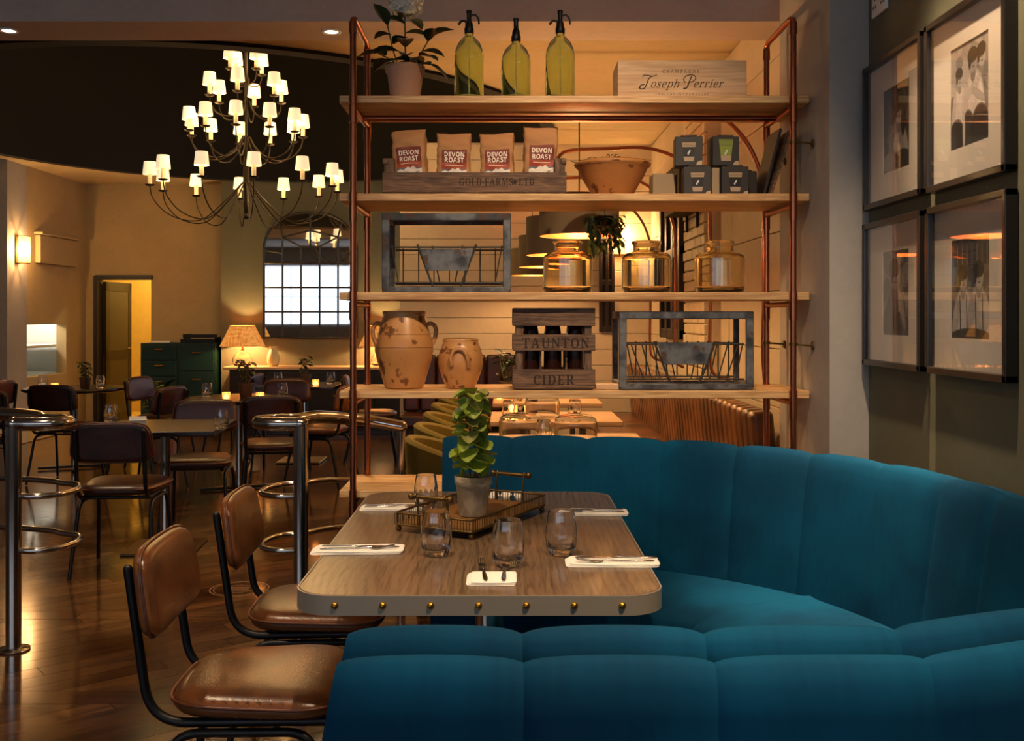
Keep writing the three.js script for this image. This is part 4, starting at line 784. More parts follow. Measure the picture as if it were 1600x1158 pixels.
function picture(d0, d1, y0, y1, k, pw, ph, px, label) {
  const w = d1 - d0, h = y1 - y0, t = thing('framed_photograph', label, 'picture', [WX, y0, -(d0 + d1) / 2], -Math.PI / 2, 'framed black and white photographs');
  const b = 0.022, dp = 0.038;
  obj('frame', [rbox(w, b, dp, 0, b / 2, dp / 2 + 0.002, 0.003, 1), rbox(w, b, dp, 0, h - b / 2, dp / 2 + 0.002, 0.003, 1), rbox(b, h, dp, -w / 2 + b / 2, h / 2, dp / 2 + 0.002, 0.003, 1), rbox(b, h, dp, w / 2 - b / 2, h / 2, dp / 2 + 0.002, 0.003, 1)], M.frame, t);
  const sh = new THREE.Shape([[-w / 2 + 0.01, 0.01], [w / 2 - 0.01, 0.01], [w / 2 - 0.01, h - 0.01], [-w / 2 + 0.01, h - 0.01]].map(p => new THREE.Vector2(...p)));
  sh.holes.push(new THREE.Path([[px - pw / 2, h / 2 - ph / 2], [px - pw / 2, h / 2 + ph / 2], [px + pw / 2, h / 2 + ph / 2], [px + pw / 2, h / 2 - ph / 2]].map(p => new THREE.Vector2(...p))));
  obj('mat_board', new THREE.ExtrudeGeometry(sh, { depth: 0.003, bevelEnabled: false }).translate(0, 0, 0.012), mat(0xd8cdbc, 0.8), t);
  obj('print', new THREE.PlaneGeometry(pw + 0.01, ph + 0.01).translate(px, h / 2, 0.0115), mat(0xffffff, 0.6, 0, { map: prints[k] }), t);
  obj('glass_pane', box(w - 2 * b, h - 2 * b, 0.002, 0, h / 2, 0.03), M.pane, t);
}
picture(3.465, 4.02, 1.815, 2.37, 0, 0.25, 0.31, 0.0, 'upper left framed photograph of a dark-haired sitter');
picture(2.875, 3.43, 1.81, 2.37, 1, 0.26, 0.32, 0.0, 'upper right framed photograph of several people embracing');
picture(3.47, 4.025, 1.213, 1.762, 2, 0.25, 0.31, 0.0, 'lower left framed photograph reflecting the shelf jars');
picture(2.87, 3.425, 1.213, 1.762, 3, 0.26, 0.31, 0.0, 'lower right framed photograph of two people in braces');
{ const t = thing('socket_plate', 'white wall socket plate high on the olive wall above the pictures', 'socket', [WX, 2.56, -3.92], -Math.PI / 2); obj('plate', rbox(0.15, 0.09, 0.012, 0, 0.045, 0.007, 0.004), M.white, t); for (const x of [-0.04, 0.04]) for (const [a, b] of [[0, 0.065], [-0.012, 0.035], [0.012, 0.035]]) obj('pin_hole', box(0.008, 0.011, 0.002, x + a, b, 0.0135), M.frame, t); }

// ---------------------------------------------------------------- chrome rails
function rail(x, d, [ex, ed], dir, y0, y1, label, secondPost) {
  const t = thing('chrome_rail', label, 'rail', [0, 0, 0], 0, 'chrome tube rails');
  const flange = (px, pd, r) => obj('floor_flange', lathe([[0, 0], [r * 2.1, 0], [r * 2.1, 0.008], [r * 1.2, 0.014], [0, 0.014]], 28).translate(px, 0, -pd), M.chrome, t);
  obj('post', cyl(0.031, 0.031, y0 - 0.01, x, 0, -d, 28), M.chrome, t); flange(x, d, 0.031);
  const loop = (h, r, back) => { // leaves the post, turns round and runs on to the far post
    const s = dir, w = back;
    return tube([[x, h, -d], [x + s * 0.1, h, -d + 0.002], [x + s * 0.17, h, -d - w * 0.15], [x + s * 0.195, h, -d - w * 0.5], [x + s * 0.15, h, -d - w * 0.86], [x + s * 0.06, h, -d - w], [x + (ex - x) * 0.0, h, -d - w - (ed - d - w) * 0.3], [x + (ex - x) * 0.22, h + (y1 - y0) * 0.3 * (h / y0), -d - w - (ed - d - w) * 0.72], [x + (ex - x) * 0.55, h + (y1 - y0) * 0.6 * (h / y0), -d - w - (ed - d - w) * 0.96], [ex, h + (y1 - y0) * (h / y0), -ed]], r, 90, 14);
  };
  obj('top_rail', [loop(y0, 0.029, 0.16), new THREE.SphereGeometry(0.0315, 20, 12).translate(x, y0, -d)], M.chrome, t);
  for (const h of [y0 * 0.68, y0 * 0.44]) obj('lower_rail', loop(h, 0.013, 0.34), M.chrome, t);
  obj('post', [cyl(0.02, 0.02, y1, ex, 0, -ed, 20), new THREE.SphereGeometry(0.0295, 16, 10).translate(ex, y1, -ed)], M.chrome, t); flange(ex, ed, 0.024);
  return t;
}
rail(-0.86, 4.3, [-0.5, 4.9], -1, 0.95, 0.875, 'chrome tube rail with curved end beside the copper shelving');
rail(-2.066, 4.3, [-2.9, 4.8], 1, 0.95, 0.95, 'chrome tube rail with rounded end at the left edge');

// ---------------------------------------------------------------- small tables on the left and what stands on them
function smallTable(x, d, shape, w, label, turn = 0) {
  const t = thing('cafe_table', label, 'table', [x, 0, -d], turn, 'small cafe tables');
  obj('table_top', shape === 'round' ? lathe([[0, 0.712], [w / 2 - 0.02, 0.712], [w / 2, 0.722], [w / 2, 0.738], [w / 2 - 0.006, 0.744], [0, 0.744]], 48) : rbox(w, 0.032, w, 0, 0.728, 0, 0.008), M.darkTop, t);
  obj('pedestal', cyl(0.03, 0.03, 0.7, 0, 0.014, 0, 20), M.chrome, t);
  obj('foot_plate', shape === 'round' ? [0, 1, 2, 3].map(i => rbox(0.32, 0.022, 0.05, 0.15, 0.012, 0, 0.008).rotateY(i * Math.PI / 2 + 0.4)) : rbox(0.42, 0.014, 0.42, 0, 0.007, 0, 0.004), shape === 'round' ? M.blackMetal : M.bronze, t);
  return t;
}
const FT = 0.744;
function tealight(x, d, label, big = 1) {
  const t = thing('tealight_candle', label, 'candle', [x, FT, -d], 0, 'glass tealights');
  obj('holder', lathe([[0, 0], [0.026, 0], [0.031, 0.01], [0.033, 0.06], [0.0305, 0.06], [0.028, 0.012], [0, 0.006]], 24).scale(big, big, big), mat(0xffeedd, 0.25, 0, { transmission: 0.85, thickness: 0 }), t);
  obj('candle_glow', lathe([[0, 0.008], [0.019, 0.008], [0.019, 0.03], [0.006, 0.034], [0.003, 0.046], [0, 0.05]], 14).scale(big, big, big), M.candleGlow, t);
  pointLight([0, 0.042 * big, 0], WARMER, 0.06, 1, t);
}
function farGlass(x, d, label) { const c = copyOf(glass0, label, [x, FT, -d], 0, 'clear glass tumblers'); return c; }
function foliage(t, n, y0, y1, r, s, mats, g = leafGeo(0.06, 0.032, 0.2, 0.35)) { for (let i = 0; i < n; i++) { const a = rr(0, 6.28), q = Math.sqrt(rnd()) * r, y = rr(y0, y1); const m = obj('leaf', g, mats[i % mats.length], t); place(m, [Math.cos(a) * q * 0.6, y, Math.sin(a) * q * 0.6], a, rr(-0.2, 1), s * rr(0.7, 1.3)); } for (let i = 0; i < 5; i++) obj('stem', tube([[0, y0 - 0.06, 0], [rr(-r, r) * 0.4, (y0 + y1) / 2, rr(-r, r) * 0.4], [rr(-r, r) * 0.7, y1, rr(-r, r) * 0.7]], 0.003 * s, 8, 5), M.stem, t); }
function tablePlant(x, d, label, y = FT, k = 1) {
  const t = thing('small_potted_plant', label, 'plant', [x, y, -d], 0, 'small potted plants on the tables'); t.scale.setScalar(k);
  obj('pot', lathe([[0, 0], [0.036, 0], [0.046, 0.075], [0.048, 0.085], [0.043, 0.085], [0.04, 0.075], [0, 0.072]], 24), M.darkPot, t);
  foliage(t, 26, 0.09, 0.22, 0.1, 1, [M.leafDark, M.leafDark2]);
}
smallTable(-2.06, 6.2, 'square', 0.72, 'small square dark table in the aisle with a steel pole', 0.08);
farGlass(-1.66, 5.98, 'tumbler on the right corner of the small square table'); farGlass(-2.42, 6.28, 'tumbler behind the dark chair on the small square table');
{ const t = thing('folded_card', 'small pale folded card on the small square table', 'card', [-2.24, FT, -6.25], 0.2); obj('card', [rbox(0.1, 0.004, 0.06, 0, 0.028, 0.02, 0.001, 1).rotateX(0), rbox(0.1, 0.05, 0.004, 0, 0.026, 0.03, 0.001, 1)], M.white, t); }
smallTable(-2.17, 8.35, 'round', 0.86, 'round dark table with candles in front of the green cabinet');
tealight(-2.21, 8.1, 'lit tealight on the left of the round table'); tealight(-1.93, 8.05, 'lit tealight on the right of the round table');
farGlass(-2.42, 8.3, 'tumbler at the left rim of the round table'); farGlass(-1.82, 8.35, 'tumbler at the right rim of the round table');
tablePlant(-2.13, 8.4, 'leggy potted plant in the middle of the round table', FT, 1.3);
smallTable(-1.98, 9.95, 'square', 0.74, 'small square table below the arched mirror');
tealight(-2.08, 9.7, 'left lit tealight on the table below the mirror'); tealight(-1.8, 9.7, 'right lit tealight on the table below the mirror');
farGlass(-2.2, 9.9, 'tumbler at the left of the table below the mirror'); farGlass(-1.7, 9.95, 'tumbler at the right of the table below the mirror'); tablePlant(-1.95, 10.0, 'potted plant on the table below the mirror', FT, 1.1);
smallTable(-4.0, 9.5, 'round', 0.9, 'round dark table beside the serving hatch');
tealight(-4.05, 9.2, 'lit tealight on the table beside the serving hatch'); farGlass(-4.25, 9.4, 'tumbler on the table beside the serving hatch'); tablePlant(-3.88, 9.45, 'potted plant on the table beside the serving hatch', FT, 1.1); farGlass(-3.7, 9.35, 'tumbler right of the plant on the hatch table');
{
  const t = thing('leafy_floor_plant', 'leafy green floor plant in front of the green cabinet', 'plant', [-3.32, 0, -9.95]);
  obj('pot', lathe([[0, 0], [0.11, 0], [0.14, 0.24], [0.147, 0.25], [0.132, 0.25], [0.12, 0.22], [0, 0.21]], 28), M.terracotta, t);
  foliage(t, 60, 0.3, 0.72, 0.34, 2.3, [M.leafDark2, M.leafMid, M.leafDark2]);
}
// ---------------------------------------------------------------- green cabinet, sideboard, lamps, mirror
{
  const t = thing('drawer_cabinet', 'dark green metal drawer cabinet with brass handles', 'cabinet', [-4.0, 0, -12.72]);
  obj('body', rbox(0.92, 1.06, 0.42, 0, 0.55, 0, 0.008), M.greenPaint, t); obj('base', box(0.88, 0.03, 0.38, 0, 0.015, 0), M.blackMetal, t);
  for (const [x, w, n] of [[-0.23, 0.42, 5], [0.23, 0.42, 3]]) for (let i = 0; i < n; i++) { const h = 0.98 / n, y = 0.08 + h * i + h / 2; const dr = obj('drawer', rbox(w, h - 0.015, 0.02, x, y, 0.214, 0.005), M.greenPaint, t); obj('handle', [rod([x - 0.05, y + h * 0.2, 0.24], [x + 0.05, y + h * 0.2, 0.24], 0.008), box(0.012, 0.012, 0.03, x - 0.045, y + h * 0.2, 0.23), box(0.012, 0.012, 0.03, x + 0.045, y + h * 0.2, 0.23)], M.brass, dr); }
  const u = thing('document_tray', 'black document trays on top of the green cabinet', 'tray', [-3.78, 1.08, -12.7]); for (let i = 0; i < 2; i++) { obj('tray', [box(0.42, 0.008, 0.28, i * 0.03, 0.005 + i * 0.06, 0), box(0.42, 0.045, 0.008, i * 0.03, 0.024 + i * 0.06, 0.137), box(0.008, 0.045, 0.28, i * 0.03 - 0.2, 0.024 + i * 0.06, 0)], M.blackMetal, u); } obj('upright', [box(0.01, 0.07, 0.26, 0.21, 0.035, 0), box(0.01, 0.07, 0.26, -0.17, 0.035, 0)], M.blackMetal, u);
  single('paper_stack', 'flat stack of papers on the left of the green cabinet', 'paper', rbox(0.24, 0.02, 0.2, -4.25, 1.091, -12.7, 0.002, 1), M.white);
}
{
  const t = thing('sideboard', 'long pale-topped sideboard under the arched mirror', 'sideboard', [-2.3, 0, -12.36]);
  obj('top', rbox(2.3, 0.035, 0.46, 0.1, 0.787, 0, 0.006), M.pale, t); obj('carcass', box(2.16, 0.72, 0.4, 0.1, 0.41, 0), M.brownWood, t); obj('plinth', box(2.1, 0.05, 0.36, 0.1, 0.025, 0), M.frame, t);
  for (let i = 0; i < 5; i++) { const x = -0.76 + i * 0.43, p = obj('door', rbox(0.415, 0.64, 0.02, x, 0.42, 0.21, 0.004), M.brownWood, t); obj('door_panel', rbox(0.33, 0.54, 0.008, x, 0.42, 0.222, 0.003), M.brownWood, p); obj('knob', ball(0.014, x + 0.17, 0.46, 0.232), M.brass, p); }
}
const shadeGlow = mat(0xe0b070, 0.85, 0, { map: T.linen, emissive: new THREE.Color(1, 0.6, 0.24), emissiveMap: T.linen, emissiveIntensity: 0.55, side: THREE.DoubleSide, metres: true });
function tableLamp(x, d, y, label) {
  const t = thing('table_lamp', label, 'lamp', [x, y, -d], 0, 'glass table lamps');
  obj('lamp_base', lathe([[0, 0.004], [0.06, 0], [0.1, 0.01], [0.125, 0.05], [0.12, 0.1], [0.08, 0.15], [0.03, 0.18], [0.022, 0.2], [0.018, 0.2], [0.022, 0.178], [0.07, 0.145], [0.114, 0.1], [0.118, 0.05], [0.095, 0.018], [0, 0.012]], 40), M.glass, t);
  obj('lamp_stem', cyl(0.012, 0.012, 0.1, 0, 0.2, 0, 14), M.brass, t);
  obj('lamp_shade', lathe([[0.27, 0.24], [0.265, 0.245], [0.145, 0.49], [0.142, 0.49], [0.262, 0.243], [0.27, 0.24]], 48), shadeGlow, t);
  obj('light_bulb', new THREE.SphereGeometry(0.035, 18, 12).translate(0, 0.33, 0), M.bulb, t);
  pointLight([0, 0.33, 0], WARM, 3.5, 1.5, t);
}
tableLamp(-3.17, 12.34, 0.805, 'lit table lamp with round glass base beside the green cabinet');
tableLamp(-1.5, 12.34, 0.805, 'lit table lamp half hidden behind the copper shelving');
{ const t = thing('ceramic_vase', 'pale slender vase on the sideboard beside the lamp', 'vase', [-2.79, 0.805, -12.3]); obj('vase', lathe([[0, 0], [0.05, 0], [0.075, 0.05], [0.075, 0.12], [0.045, 0.19], [0.04, 0.215], [0.055, 0.24], [0.045, 0.24], [0.034, 0.215], [0, 0.2]], 28), mat(0xcabf8a, 0.5), t); }
{
  const x0 = -2.97, x1 = -1.83, y0 = 1.14, ys = 2.22, yt = 2.68, cx = (x0 + x1) / 2, w = x1 - x0, t = thing('arched_window_mirror', 'arched window-style mirror with black glazing bars over the sideboard', 'mirror', [cx, y0, -12.6]);
  const H = ys - y0, A = yt - ys, arch = x => H + A * Math.sqrt(Math.max(0, 1 - Math.pow(Math.abs(x) / (w / 2), 2.3)));
  const out = [[-w / 2, 0.0], [w / 2, 0.0]]; for (let i = 0; i <= 32; i++) { const x = w / 2 * Math.cos(i / 32 * Math.PI); out.push([x, arch(x)]); }
  const rowB = 0.32;
  const clipped = (a, b) => { const s = [[-w / 2, a], [w / 2, a]]; if (b) s.push([w / 2, b], [-w / 2, b]); else for (let i = 0; i <= 32; i++) { const x = w / 2 * Math.cos(i / 32 * Math.PI); s.push([x, arch(x)]); } return new THREE.Shape(s.map(p => new THREE.Vector2(...p))); };
  obj('backing', new THREE.ExtrudeGeometry(clipped(0), { depth: 0.012, bevelEnabled: false }).translate(0, 0, 0.002), M.frame, t);
  obj('mirror_pane', new THREE.ExtrudeGeometry(clipped(0), { depth: 0.004, bevelEnabled: false }).translate(0, 0, 0.014), M.mirror, t);
  obj('frame', [tube(out.slice(2).map(p => [p[0], p[1], 0.022]), 0.015, 90, 8), rod([-w / 2, 0, 0.022], [w / 2, 0, 0.022], 0.015, 8), rod([-w / 2, 0, 0.022], [-w / 2, H, 0.022], 0.015, 8), rod([w / 2, 0, 0.022], [w / 2, H, 0.022], 0.015, 8)], M.frame, t);
  const bar = (a, b, r = 0.0115) => obj('glazing_bar', rod([a[0], a[1], 0.022], [b[0], b[1], 0.022], r, 8), M.frame, t);
  const xs = [-0.36, -0.12, 0.12, 0.36].map(k => k * w * 0.83);
  for (const y of [rowB, rowB + 0.3, rowB + 0.6]) bar([-w / 2, y], [w / 2, y]);
  const fan = [H + 0.02, H + 0.1, H + 0.1, H + 0.02].map(y => y - 0.06);
  xs.forEach((x, i) => bar([x, 0], [x, fan[i]]));
  const web = [[-w / 2, H - 0.0], [xs[0], fan[0]], [xs[1], fan[1]], [xs[2], fan[2]], [xs[3], fan[3]], [w / 2, H - 0.0]];
  const mid = [[-w * 0.3, H + 0.16], [0, H + 0.24], [w * 0.3, H + 0.16]];
  bar(web[0], web[1]); bar(web[1], mid[0]); bar(mid[0], web[2]); bar(web[2], web[3]); bar(web[3], mid[2]); bar(mid[2], web[4]); bar(web[4], web[5]); bar(mid[0], mid[1]); bar(mid[1], mid[2]); bar(mid[0], [-w * 0.34, arch(w * 0.34)]); bar(mid[2], [w * 0.34, arch(w * 0.34)]); bar(mid[1], [0, H + A]); bar(mid[1], [xs[1] * 0.0, fan[1]]);
}
// ---------------------------------------------------------------- doorway, hatch, sconces
{
  const g = structGroup('door_1');
  obj('door_frame', [span(-5.22, -5.17, 0, 1.92, -12.97, -13.16), span(-5.2, -4.48, 1.87, 1.93, -12.96, -13.16)], M.door, g);
  const leaf = obj('door_leaf', [box(0.74, 1.84, 0.04, 0.37, 0.93, 0)], M.doorPanel, g); leaf.rotation.y = 1.5; leaf.position.set(-5.13, 0, -13.1);
  obj('door_stile', [box(0.1, 1.84, 0.046, 0.05, 0.93, 0), box(0.1, 1.84, 0.046, 0.69, 0.93, 0), box(0.74, 0.12, 0.046, 0.37, 1.79, 0), box(0.74, 0.12, 0.046, 0.37, 0.08, 0), box(0.74, 0.12, 0.046, 0.37, 0.9, 0)], M.door, leaf);
  obj('door_handle', [rod([0.68, 0.98, 0.03], [0.56, 0.98, 0.05], 0.01)], M.brass, leaf);
}
{ const t = thing('corridor_ceiling_light', 'round ceiling light in the yellow corridor beyond the doorway', 'light', [-4.75, 2.5, -14.2]); obj('light_dome', lathe([[0, -0.07], [0.1, -0.05], [0.13, 0], [0, 0]], 28), M.bulb, t); pointLight([-4.75, 2.38, -14.2], 0xffdc8a, 6, 3); }
{ const t = thing('hatch_shelf', 'steel shelf inside the lit serving hatch', 'shelf', [-5.95, 0, -12.2]); obj('board', rbox(0.9, 0.03, 1.2, 0, 1.05, 0, 0.005), M.steel, t); for (const z of [-0.55, 0.55]) obj('leg', box(0.04, 1.0, 0.04, 0.4, 0.55, z), M.steel, t); obj('counter', rbox(0.9, 0.04, 1.2, 0, 0.7, 0, 0.005), M.steel, t);
  const l = thing('hatch_strip_light', 'strip light under the ceiling of the serving hatch', 'light', [-6.0, 1.66, -12.1]); obj('light_tube', rbox(0.06, 0.03, 0.9, 0, 0, 0, 0.01), M.bulb, l); pointLight([-6.0, 1.6, -12.1], 0xfff0dd, 3.5, 4); }
function sconce([x, y, z], turn, w, h, label, I) {
  const t = thing('wall_sconce', label, 'lamp', [x, y, z], turn, 'glass wall sconces');
  obj('back_plate', rbox(w * 0.7, h * 1.05, 0.012, 0, 0, 0.007, 0.004), M.bronze, t);
  obj('lamp_shade', lathe([[w / 2, -h / 2], [w / 2, h / 2], [w / 2 - 0.004, h / 2], [w / 2 - 0.004, -h / 2], [w / 2, -h / 2]], 24).translate(0, 0, w / 2 + 0.02), mat(0xffd9a0, 0.7, 0, { transmission: 0.4, thickness: 0, emissive: new THREE.Color(1, 0.7, 0.34), emissiveIntensity: 1.0 }), t);
  for (const s of [-1, 1]) obj('rim', new THREE.TorusGeometry(w / 2, 0.005, 6, 28).rotateX(Math.PI / 2).translate(0, s * h / 2, w / 2 + 0.02), M.bronze, t);
  obj('light_bulb', new THREE.SphereGeometry(0.025, 14, 10).scale(1, 2, 1).translate(0, 0, w / 2 + 0.02), M.bulb, t);
  pointLight([0, 0, w / 2 + 0.02], WARM, I, 1.2, t);
}
sconce([-5.325, 2.13, -11.16], Math.PI / 2, 0.12, 0.29, 'glowing wall sconce on the left pier', 1.8);
sconce([1.1, 2.15, -9.975], 0, 0.12, 0.3, 'glowing wall sconce on the boarded back wall', 1.8);

// ---------------------------------------------------------------- chandelier
{
  const t = thing('tiered_chandelier', 'large four-tier bronze chandelier with small lit shades', 'chandelier', [-2.28, 0, -9.0]);
  const glow = mat(0xfff0d0, 0.8, 0, { emissive: new THREE.Color(1, 0.78, 0.44), emissiveIntensity: 0.85, side: THREE.DoubleSide });
  const sleeveM = mat(0xf0d8a8, 0.7, 0, { emissive: new THREE.Color(1, 0.62, 0.26), emissiveIntensity: 0.35 });
  obj('stem', [cyl(0.012, 0.012, 2.2, 0, 2.42, 0, 16), lathe([[0, 2.3], [0.02, 2.32], [0.028, 2.38], [0.02, 2.45], [0.03, 2.55], [0.024, 2.7], [0.012, 2.8]], 24), ball(0.025, 0, 2.28, 0)], M.bronzeDark, t);
  obj('ceiling_rose', lathe([[0, 4.52], [0.06, 4.54], [0.09, 4.6], [0, 4.6]], 24), M.bronzeDark, t);
  const shadeG = lathe([[0.06, 0], [0.048, 0.11], [0.046, 0.11], [0.058, 0], [0.06, 0]], 24), sleeveG = cyl(0.018, 0.018, 0.1, 0, 0, 0, 12), panG = lathe([[0, 0], [0.03, 0.004], [0.042, 0.016], [0.038, 0.016], [0.02, 0.01], [0, 0.01]], 16);
  for (const [n, r, y, a0, drop, root] of [[12, 0.80, 2.615, 0.2, 0.33, 2.58], [11, 0.49, 3.085, 0.35, 0.24, 2.98], [6, 0.32, 3.4, 0.5, 0.18, 3.3], [4, 0.16, 3.64, 0.75, 0.12, 3.5]])
    for (let i = 0; i < n; i++) {
      const a = a0 + i / n * Math.PI * 2, c = Math.cos(a), s = Math.sin(a), P = (q, h) => [c * q, h, s * q], b = y - 0.1;
      const arm = obj('arm', tube([P(0.03, root), P(r * 0.22, root - drop * 0.5), P(r * 0.5, b - drop * 0.85), P(r * 0.8, b - drop * 0.72), P(r * 0.97, b - drop * 0.3), P(r, b)], 0.0055, 28, 7), M.bronzeDark, t);
      obj('drip_pan', panG.clone().translate(c * r, b, s * r), M.bronzeDark, arm); obj('candle_sleeve', sleeveG.clone().translate(c * r, b + 0.012, s * r), sleeveM, arm); obj('lamp_shade', shadeG.clone().translate(c * r, y, s * r), glow, arm);
      if (i % 3 === 0) { obj('light_bulb', new THREE.SphereGeometry(0.02, 10, 8).translate(c * r, y + 0.055, s * r), M.bulb, arm); pointLight([c * r, y + 0.055, s * r], WARM, n === 12 ? 0.9 : 0.7, 1.5, t); }
    }
}

// ---------------------------------------------------------------- dining area behind the shelving
function arcPendant(x, d, y, r, h, label, I, xw = 1.3) {
  const t = thing('drum_pendant_lamp', label, 'lamp', [x, y, -d], 0, 'drum lamps on copper arcs');
  obj('lamp_shade', lathe([[r, 0], [r, h], [r - 0.003, h], [r - 0.003, 0], [r, 0]], 48), M.shadeDrum, t);
  obj('shade_lining', lathe([[r - 0.004, 0.002], [r - 0.004, h - 0.002]], 48), M.shadeCopper, t);
  obj('spider', [rod([-r, h - 0.04, 0], [r, h - 0.04, 0], 0.003), rod([0, h - 0.04, -r], [0, h - 0.04, r], 0.003)], M.copper, t);
  const X = xw - x, Y = q => q - y;
  obj('copper_arc', tube([[WX - 0.02 - x, Y(1.0), 0], [X + 0.02, Y(1.04), 0], [X, Y(1.14), 0], [X, Y(1.5), 0], [X, Y(1.95), 0], [X - 0.012, Y(2.1), 0], [X - 0.09, Y(2.28), 0], [X - 0.22, Y(2.41), 0], [X - 0.4, Y(2.47), 0], [X - 0.6, Y(2.47), 0], [0.03, Y(2.44), 0], [0, Y(2.4), 0]], 0.0115, 80, 10), M.copper, t);
  obj('wall_plate', cyl(0.035, 0.035, 0.014, 0, 0, 0, 20).rotateZ(Math.PI / 2).translate(WX - 0.02 - x, Y(1.0), 0), M.copper, t);
  obj('cord', cyl(0.004, 0.004, Y(2.42) - h + 0.06, 0, h - 0.06, 0, 8), M.bronze, t);
  obj('light_bulb', new THREE.SphereGeometry(0.04, 18, 12).translate(0, 0.075, 0), M.bulb, t);
  pointLight([0, 0.075, 0], WARM, I, 2, t);
}
arcPendant(0.37, 5.15, 1.805, 0.2, 0.2, 'nearest large drum lamp on a copper arc behind the jars', 2.4);
arcPendant(0.33, 6.5, 1.79, 0.2, 0.24, 'second drum lamp in the row behind the jars', 2.6);
arcPendant(0.3, 7.85, 1.78, 0.2, 0.24, 'third drum lamp in the row behind the jars', 2.6);
arcPendant(0.24, 9.2, 1.77, 0.19, 0.24, 'farthest drum lamp in the row before the boarded wall', 2.4);
{ // channelled leather banquette along the right wall
  const t = thing('banquette', 'long brown leather banquette with vertical channels along the boarded wall', 'bench', [0, 0, 0]);
  const d0 = 4.86, d1 = 9.9, n = 42;
  for (let i = 0; i < n; i++) { const a = d0 + (d1 - d0) * i / n, w = (d1 - d0) / n - 0.004; obj('back_channel', rbox(0.11, 0.52, w, 0, 0, 0, 0.028, 3).rotateZ(0.1).translate(1.245, 0.69, -(a + w / 2)), M.leather, t, true); }
  for (let i = 0; i < 5; i++) { const w = (d1 - d0) / 5 - 0.006; obj('seat_cushion', rbox(0.52, 0.13, w, 1.03, 0.405, -(d0 + (i + 0.5) * (d1 - d0) / 5), 0.03, 3), M.leather, t); }
  obj('base', span(0.84, 1.29, 0, 0.34, -d0, -d1), M.brownWood, t);
  const b = thing('banquette', 'dark bench with rough back below the boarded back wall', 'bench', [-0.35, 0, -9.85]);
  for (let i = 0; i < 8; i++) obj('back_channel', rbox(0.155, 0.55, 0.1, -0.56 + i * 0.16, 0.76, -0.06, 0.03, 2), M.leatherDark, b, true);
  obj('seat_cushion', rbox(1.28, 0.12, 0.42, 0, 0.42, 0.12, 0.03, 2), M.leatherDark, b); obj('base', box(1.2, 0.36, 0.38, 0, 0.18, 0.1), M.brownWood, b);
}
function tubChair(label, x, d, turn) {
  const t = thing('mustard_chair', label, 'chair', [x, 0, -d], turn, 'mustard upholstered chairs');
  obj('shell', [grid(24, 10, (u, v) => { const a = Math.PI * (0.32 + 1.36 * u), r = 0.26 + 0.03 * v, top = 0.44 + 0.34 * v * (0.55 + 0.45 * Math.pow(Math.sin(Math.PI * u), 0.8)); return [Math.cos(a) * r * 0.95, top, Math.sin(a) * r]; }), grid(24, 10, (u, v) => { const a = Math.PI * (0.32 + 1.36 * u), r = 0.215 + 0.025 * v, top = 0.44 + 0.34 * v * (0.55 + 0.45 * Math.pow(Math.sin(Math.PI * u), 0.8)); return [Math.cos(a) * r * 0.95, top, Math.sin(a) * r]; }), grid(24, 3, (u, v) => { const a = Math.PI * (0.32 + 1.36 * u), r = 0.29 - 0.05 * v, top = 0.44 + 0.34 * (0.55 + 0.45 * Math.pow(Math.sin(Math.PI * u), 0.8)) + 0.018 * Math.sin(Math.PI * v); return [Math.cos(a) * r * 0.95, top, Math.sin(a) * r]; })], mustard2, t);
  obj('seat', pad(0.44, 0.46, 0.09, 4, 0.012, p => [p[0] + 0.02, p[1] + 0.37, p[2]]), M.mustard, t);
  for (const [a, b] of [[1, 1], [1, -1], [-1, 1], [-1, -1]]) obj('leg', rod([a * 0.15, 0.38, b * 0.15], [a * 0.2, 0.0, b * 0.2], 0.014, 8), M.brownWood, t);
  return t;
}
const mustard2 = M.mustard.clone(); mustard2.side = THREE.DoubleSide;
const tc = tubChair('nearest mustard chair behind the lowest shelf', -0.24, 5.2, 0.05);
[['second mustard chair from the camera', 5.85], ['third mustard chair from the camera', 6.52], ['fourth mustard chair from the camera', 7.2], ['farthest mustard chair in the row', 7.9]].forEach(([l, d]) => copyOf(tc, l, [-0.25, 0, -d], rr(-0.08, 0.08), 'mustard upholstered chairs'));
for (const [d, l] of [[5.45, 'nearest'], [6.75, 'middle'], [8.1, 'farthest']]) {
  const t = thing('banquette_table', `${l} pale table between mustard chairs and banquette`, 'table', [0.32, 0, -d], 0, 'pale tables along the banquette');
  obj('table_top', rbox(0.84, 0.035, 0.66, 0, 0.727, 0, 0.01), M.pale, t); for (const x of [-0.2, 0.2]) { obj('pedestal', cyl(0.03, 0.03, 0.7, x, 0.01, 0, 16), M.blackMetal, t); obj('foot_plate', rbox(0.3, 0.014, 0.3, x, 0.007, 0, 0.004), M.blackMetal, t); }
}
function cloche(x, d, label, k) {
  const t = thing('glass_cloche', label, 'cloche', [x, FT + 0.001, -d], 0, 'glass cake domes'); t.scale.setScalar(k);
  obj('dome', lathe([[0.115, 0], [0.116, 0.09], [0.108, 0.118], [0.08, 0.135], [0.02, 0.142], [0.012, 0.147], [0.008, 0.155], [0.015, 0.168], [0.012, 0.18], [0, 0.183], [0, 0.139], [0.078, 0.131], [0.105, 0.115], [0.112, 0.09], [0.1115, 0], [0.115, 0]], 48), M.glass, t);
}
cloche(0.37, 5.42, 'right glass cake dome with knob on the pale table', 1); cloche(0.08, 5.5, 'left glass cake dome on the pale table', 1); cloche(0.24, 6.7, 'farther glass cake dome on the middle pale table', 1);
{ let i = 0; for (const [x, d] of [[0.2, 5.35], [0.02, 6.6], [0.45, 6.65], [0.1, 8.0]]) farGlass(x, d, ['tumbler between the two cake domes', 'tumbler on the left of the middle pale table', 'tumbler on the right of the middle pale table', 'tumbler on the farthest pale table'][i++]); }
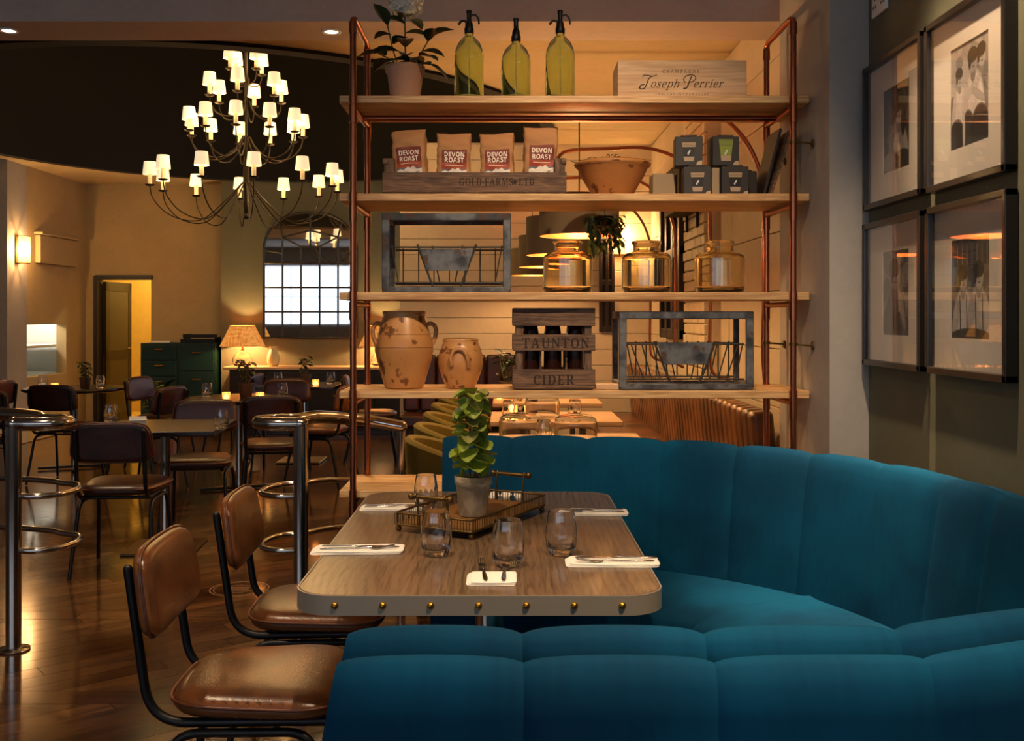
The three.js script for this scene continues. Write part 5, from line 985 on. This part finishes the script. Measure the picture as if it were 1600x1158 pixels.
tealight(-0.05, 8.1, 'lit tealight on the farthest pale table beside the small jar'); tealight(0.05, 6.9, 'lit tealight on the middle pale table');
tablePlant(0.02, 8.25, 'leafy potted plant on the farthest pale table', FT, 1.6);
{ const t = thing('hanging_fern', 'green trailing fern hanging in front of the nearest drum lamp', 'plant', [0.45, 1.79, -4.64]); obj('basket', lathe([[0, 0.02], [0.03, 0.025], [0.04, 0.06], [0.04, 0.065], [0, 0.06]], 20), M.bronzeDark, t); obj('cord', cyl(0.002, 0.002, 0.035, 0, 0.06, 0, 6), M.bronze, t); const g = leafGeo(0.045, 0.02, 0.2, 0.6); for (let i = 0; i < 150; i++) { const a = rr(0, 6.28), r = rr(0.02, 0.085); place(obj('leaf', g, i % 2 ? M.leafDark2 : M.leafMid, t), [Math.cos(a) * r, rr(-0.08, 0.07), Math.sin(a) * r * 0.7], a, rr(-1, 0.3), rr(0.7, 1.2)); } }
{ // brown wooden shutters: one on the right wall, one on the back wall
  const a = thing('wooden_shutter', 'brown wooden shutter frame on the right boarded wall', 'shutter', [WX - 0.025, 1.22, -8.55], -Math.PI / 2); const w = 0.95, h = 1.4;
  for (const x of [-w / 2, -w / 6, w / 6, w / 2]) obj('stile', rbox(0.08, h, 0.05, x, h / 2, 0.03, 0.005, 1), M.brownWood, a, true); for (const y of [0.04, h / 2, h - 0.04]) obj('rail', rbox(w + 0.08, 0.08, 0.045, 0, y, 0.03, 0.005, 1), M.brownWood, a); for (let i = 0; i < 3; i++) obj('panel', box(w / 3 - 0.08, h - 0.1, 0.012, -w / 3 + i * w / 3, h / 2, 0.02), M.brownWood, a, true);
  const b = thing('wooden_shutter', 'narrow brown wooden shutter beside the sconce on the back wall', 'shutter', [0.985, 1.25, -9.98]);
  for (const x of [-0.06, 0, 0.06]) obj('stile', rbox(0.03, 0.95, 0.04, x, 0.475, 0.022, 0.004, 1), M.brownWood, b, true); for (const y of [0.03, 0.48, 0.92]) obj('rail', rbox(0.15, 0.05, 0.035, 0, y, 0.022, 0.004, 1), M.brownWood, b); obj('panel', box(0.12, 0.9, 0.01, 0, 0.475, 0.012), M.brownWood, b);
}
single('wall_ledge_shelf', 'small dark ledge on the painted brick pier', 'shelf', [rbox(0.16, 0.03, 0.6, WX - 0.2, 2.14, -7.2, 0.004, 1), box(0.02, 0.12, 0.02, WX - 0.13, 2.07, -7.0), box(0.02, 0.12, 0.02, WX - 0.13, 2.07, -7.4)], M.brownWood);

{ // worn round sticker on the floor
  const t = thing('floor_sticker', 'worn round pale sticker on the dark floor behind the tan chairs', 'sticker', [-1.37, 0.0008, -5.27]);
  const fade = mat(0x8a6a48, 0.5), flat = (r0, r1) => new THREE.RingGeometry(r0, r1, 40).rotateX(-Math.PI / 2);
  obj('outline', [flat(0.145, 0.15), flat(0.128, 0.131)], fade, t);
  obj('emblem', [flat(0.07, 0.073), ...[-0.03, -0.01, 0.01, 0.03].map(z => box(0.1, 0.0004, 0.004, 0, 0, z))], fade, t);
}
scene.traverse(o => { if (o.isMesh) { o.castShadow = true; o.receiveShadow = true; } });
renderer.render(scene, camera);
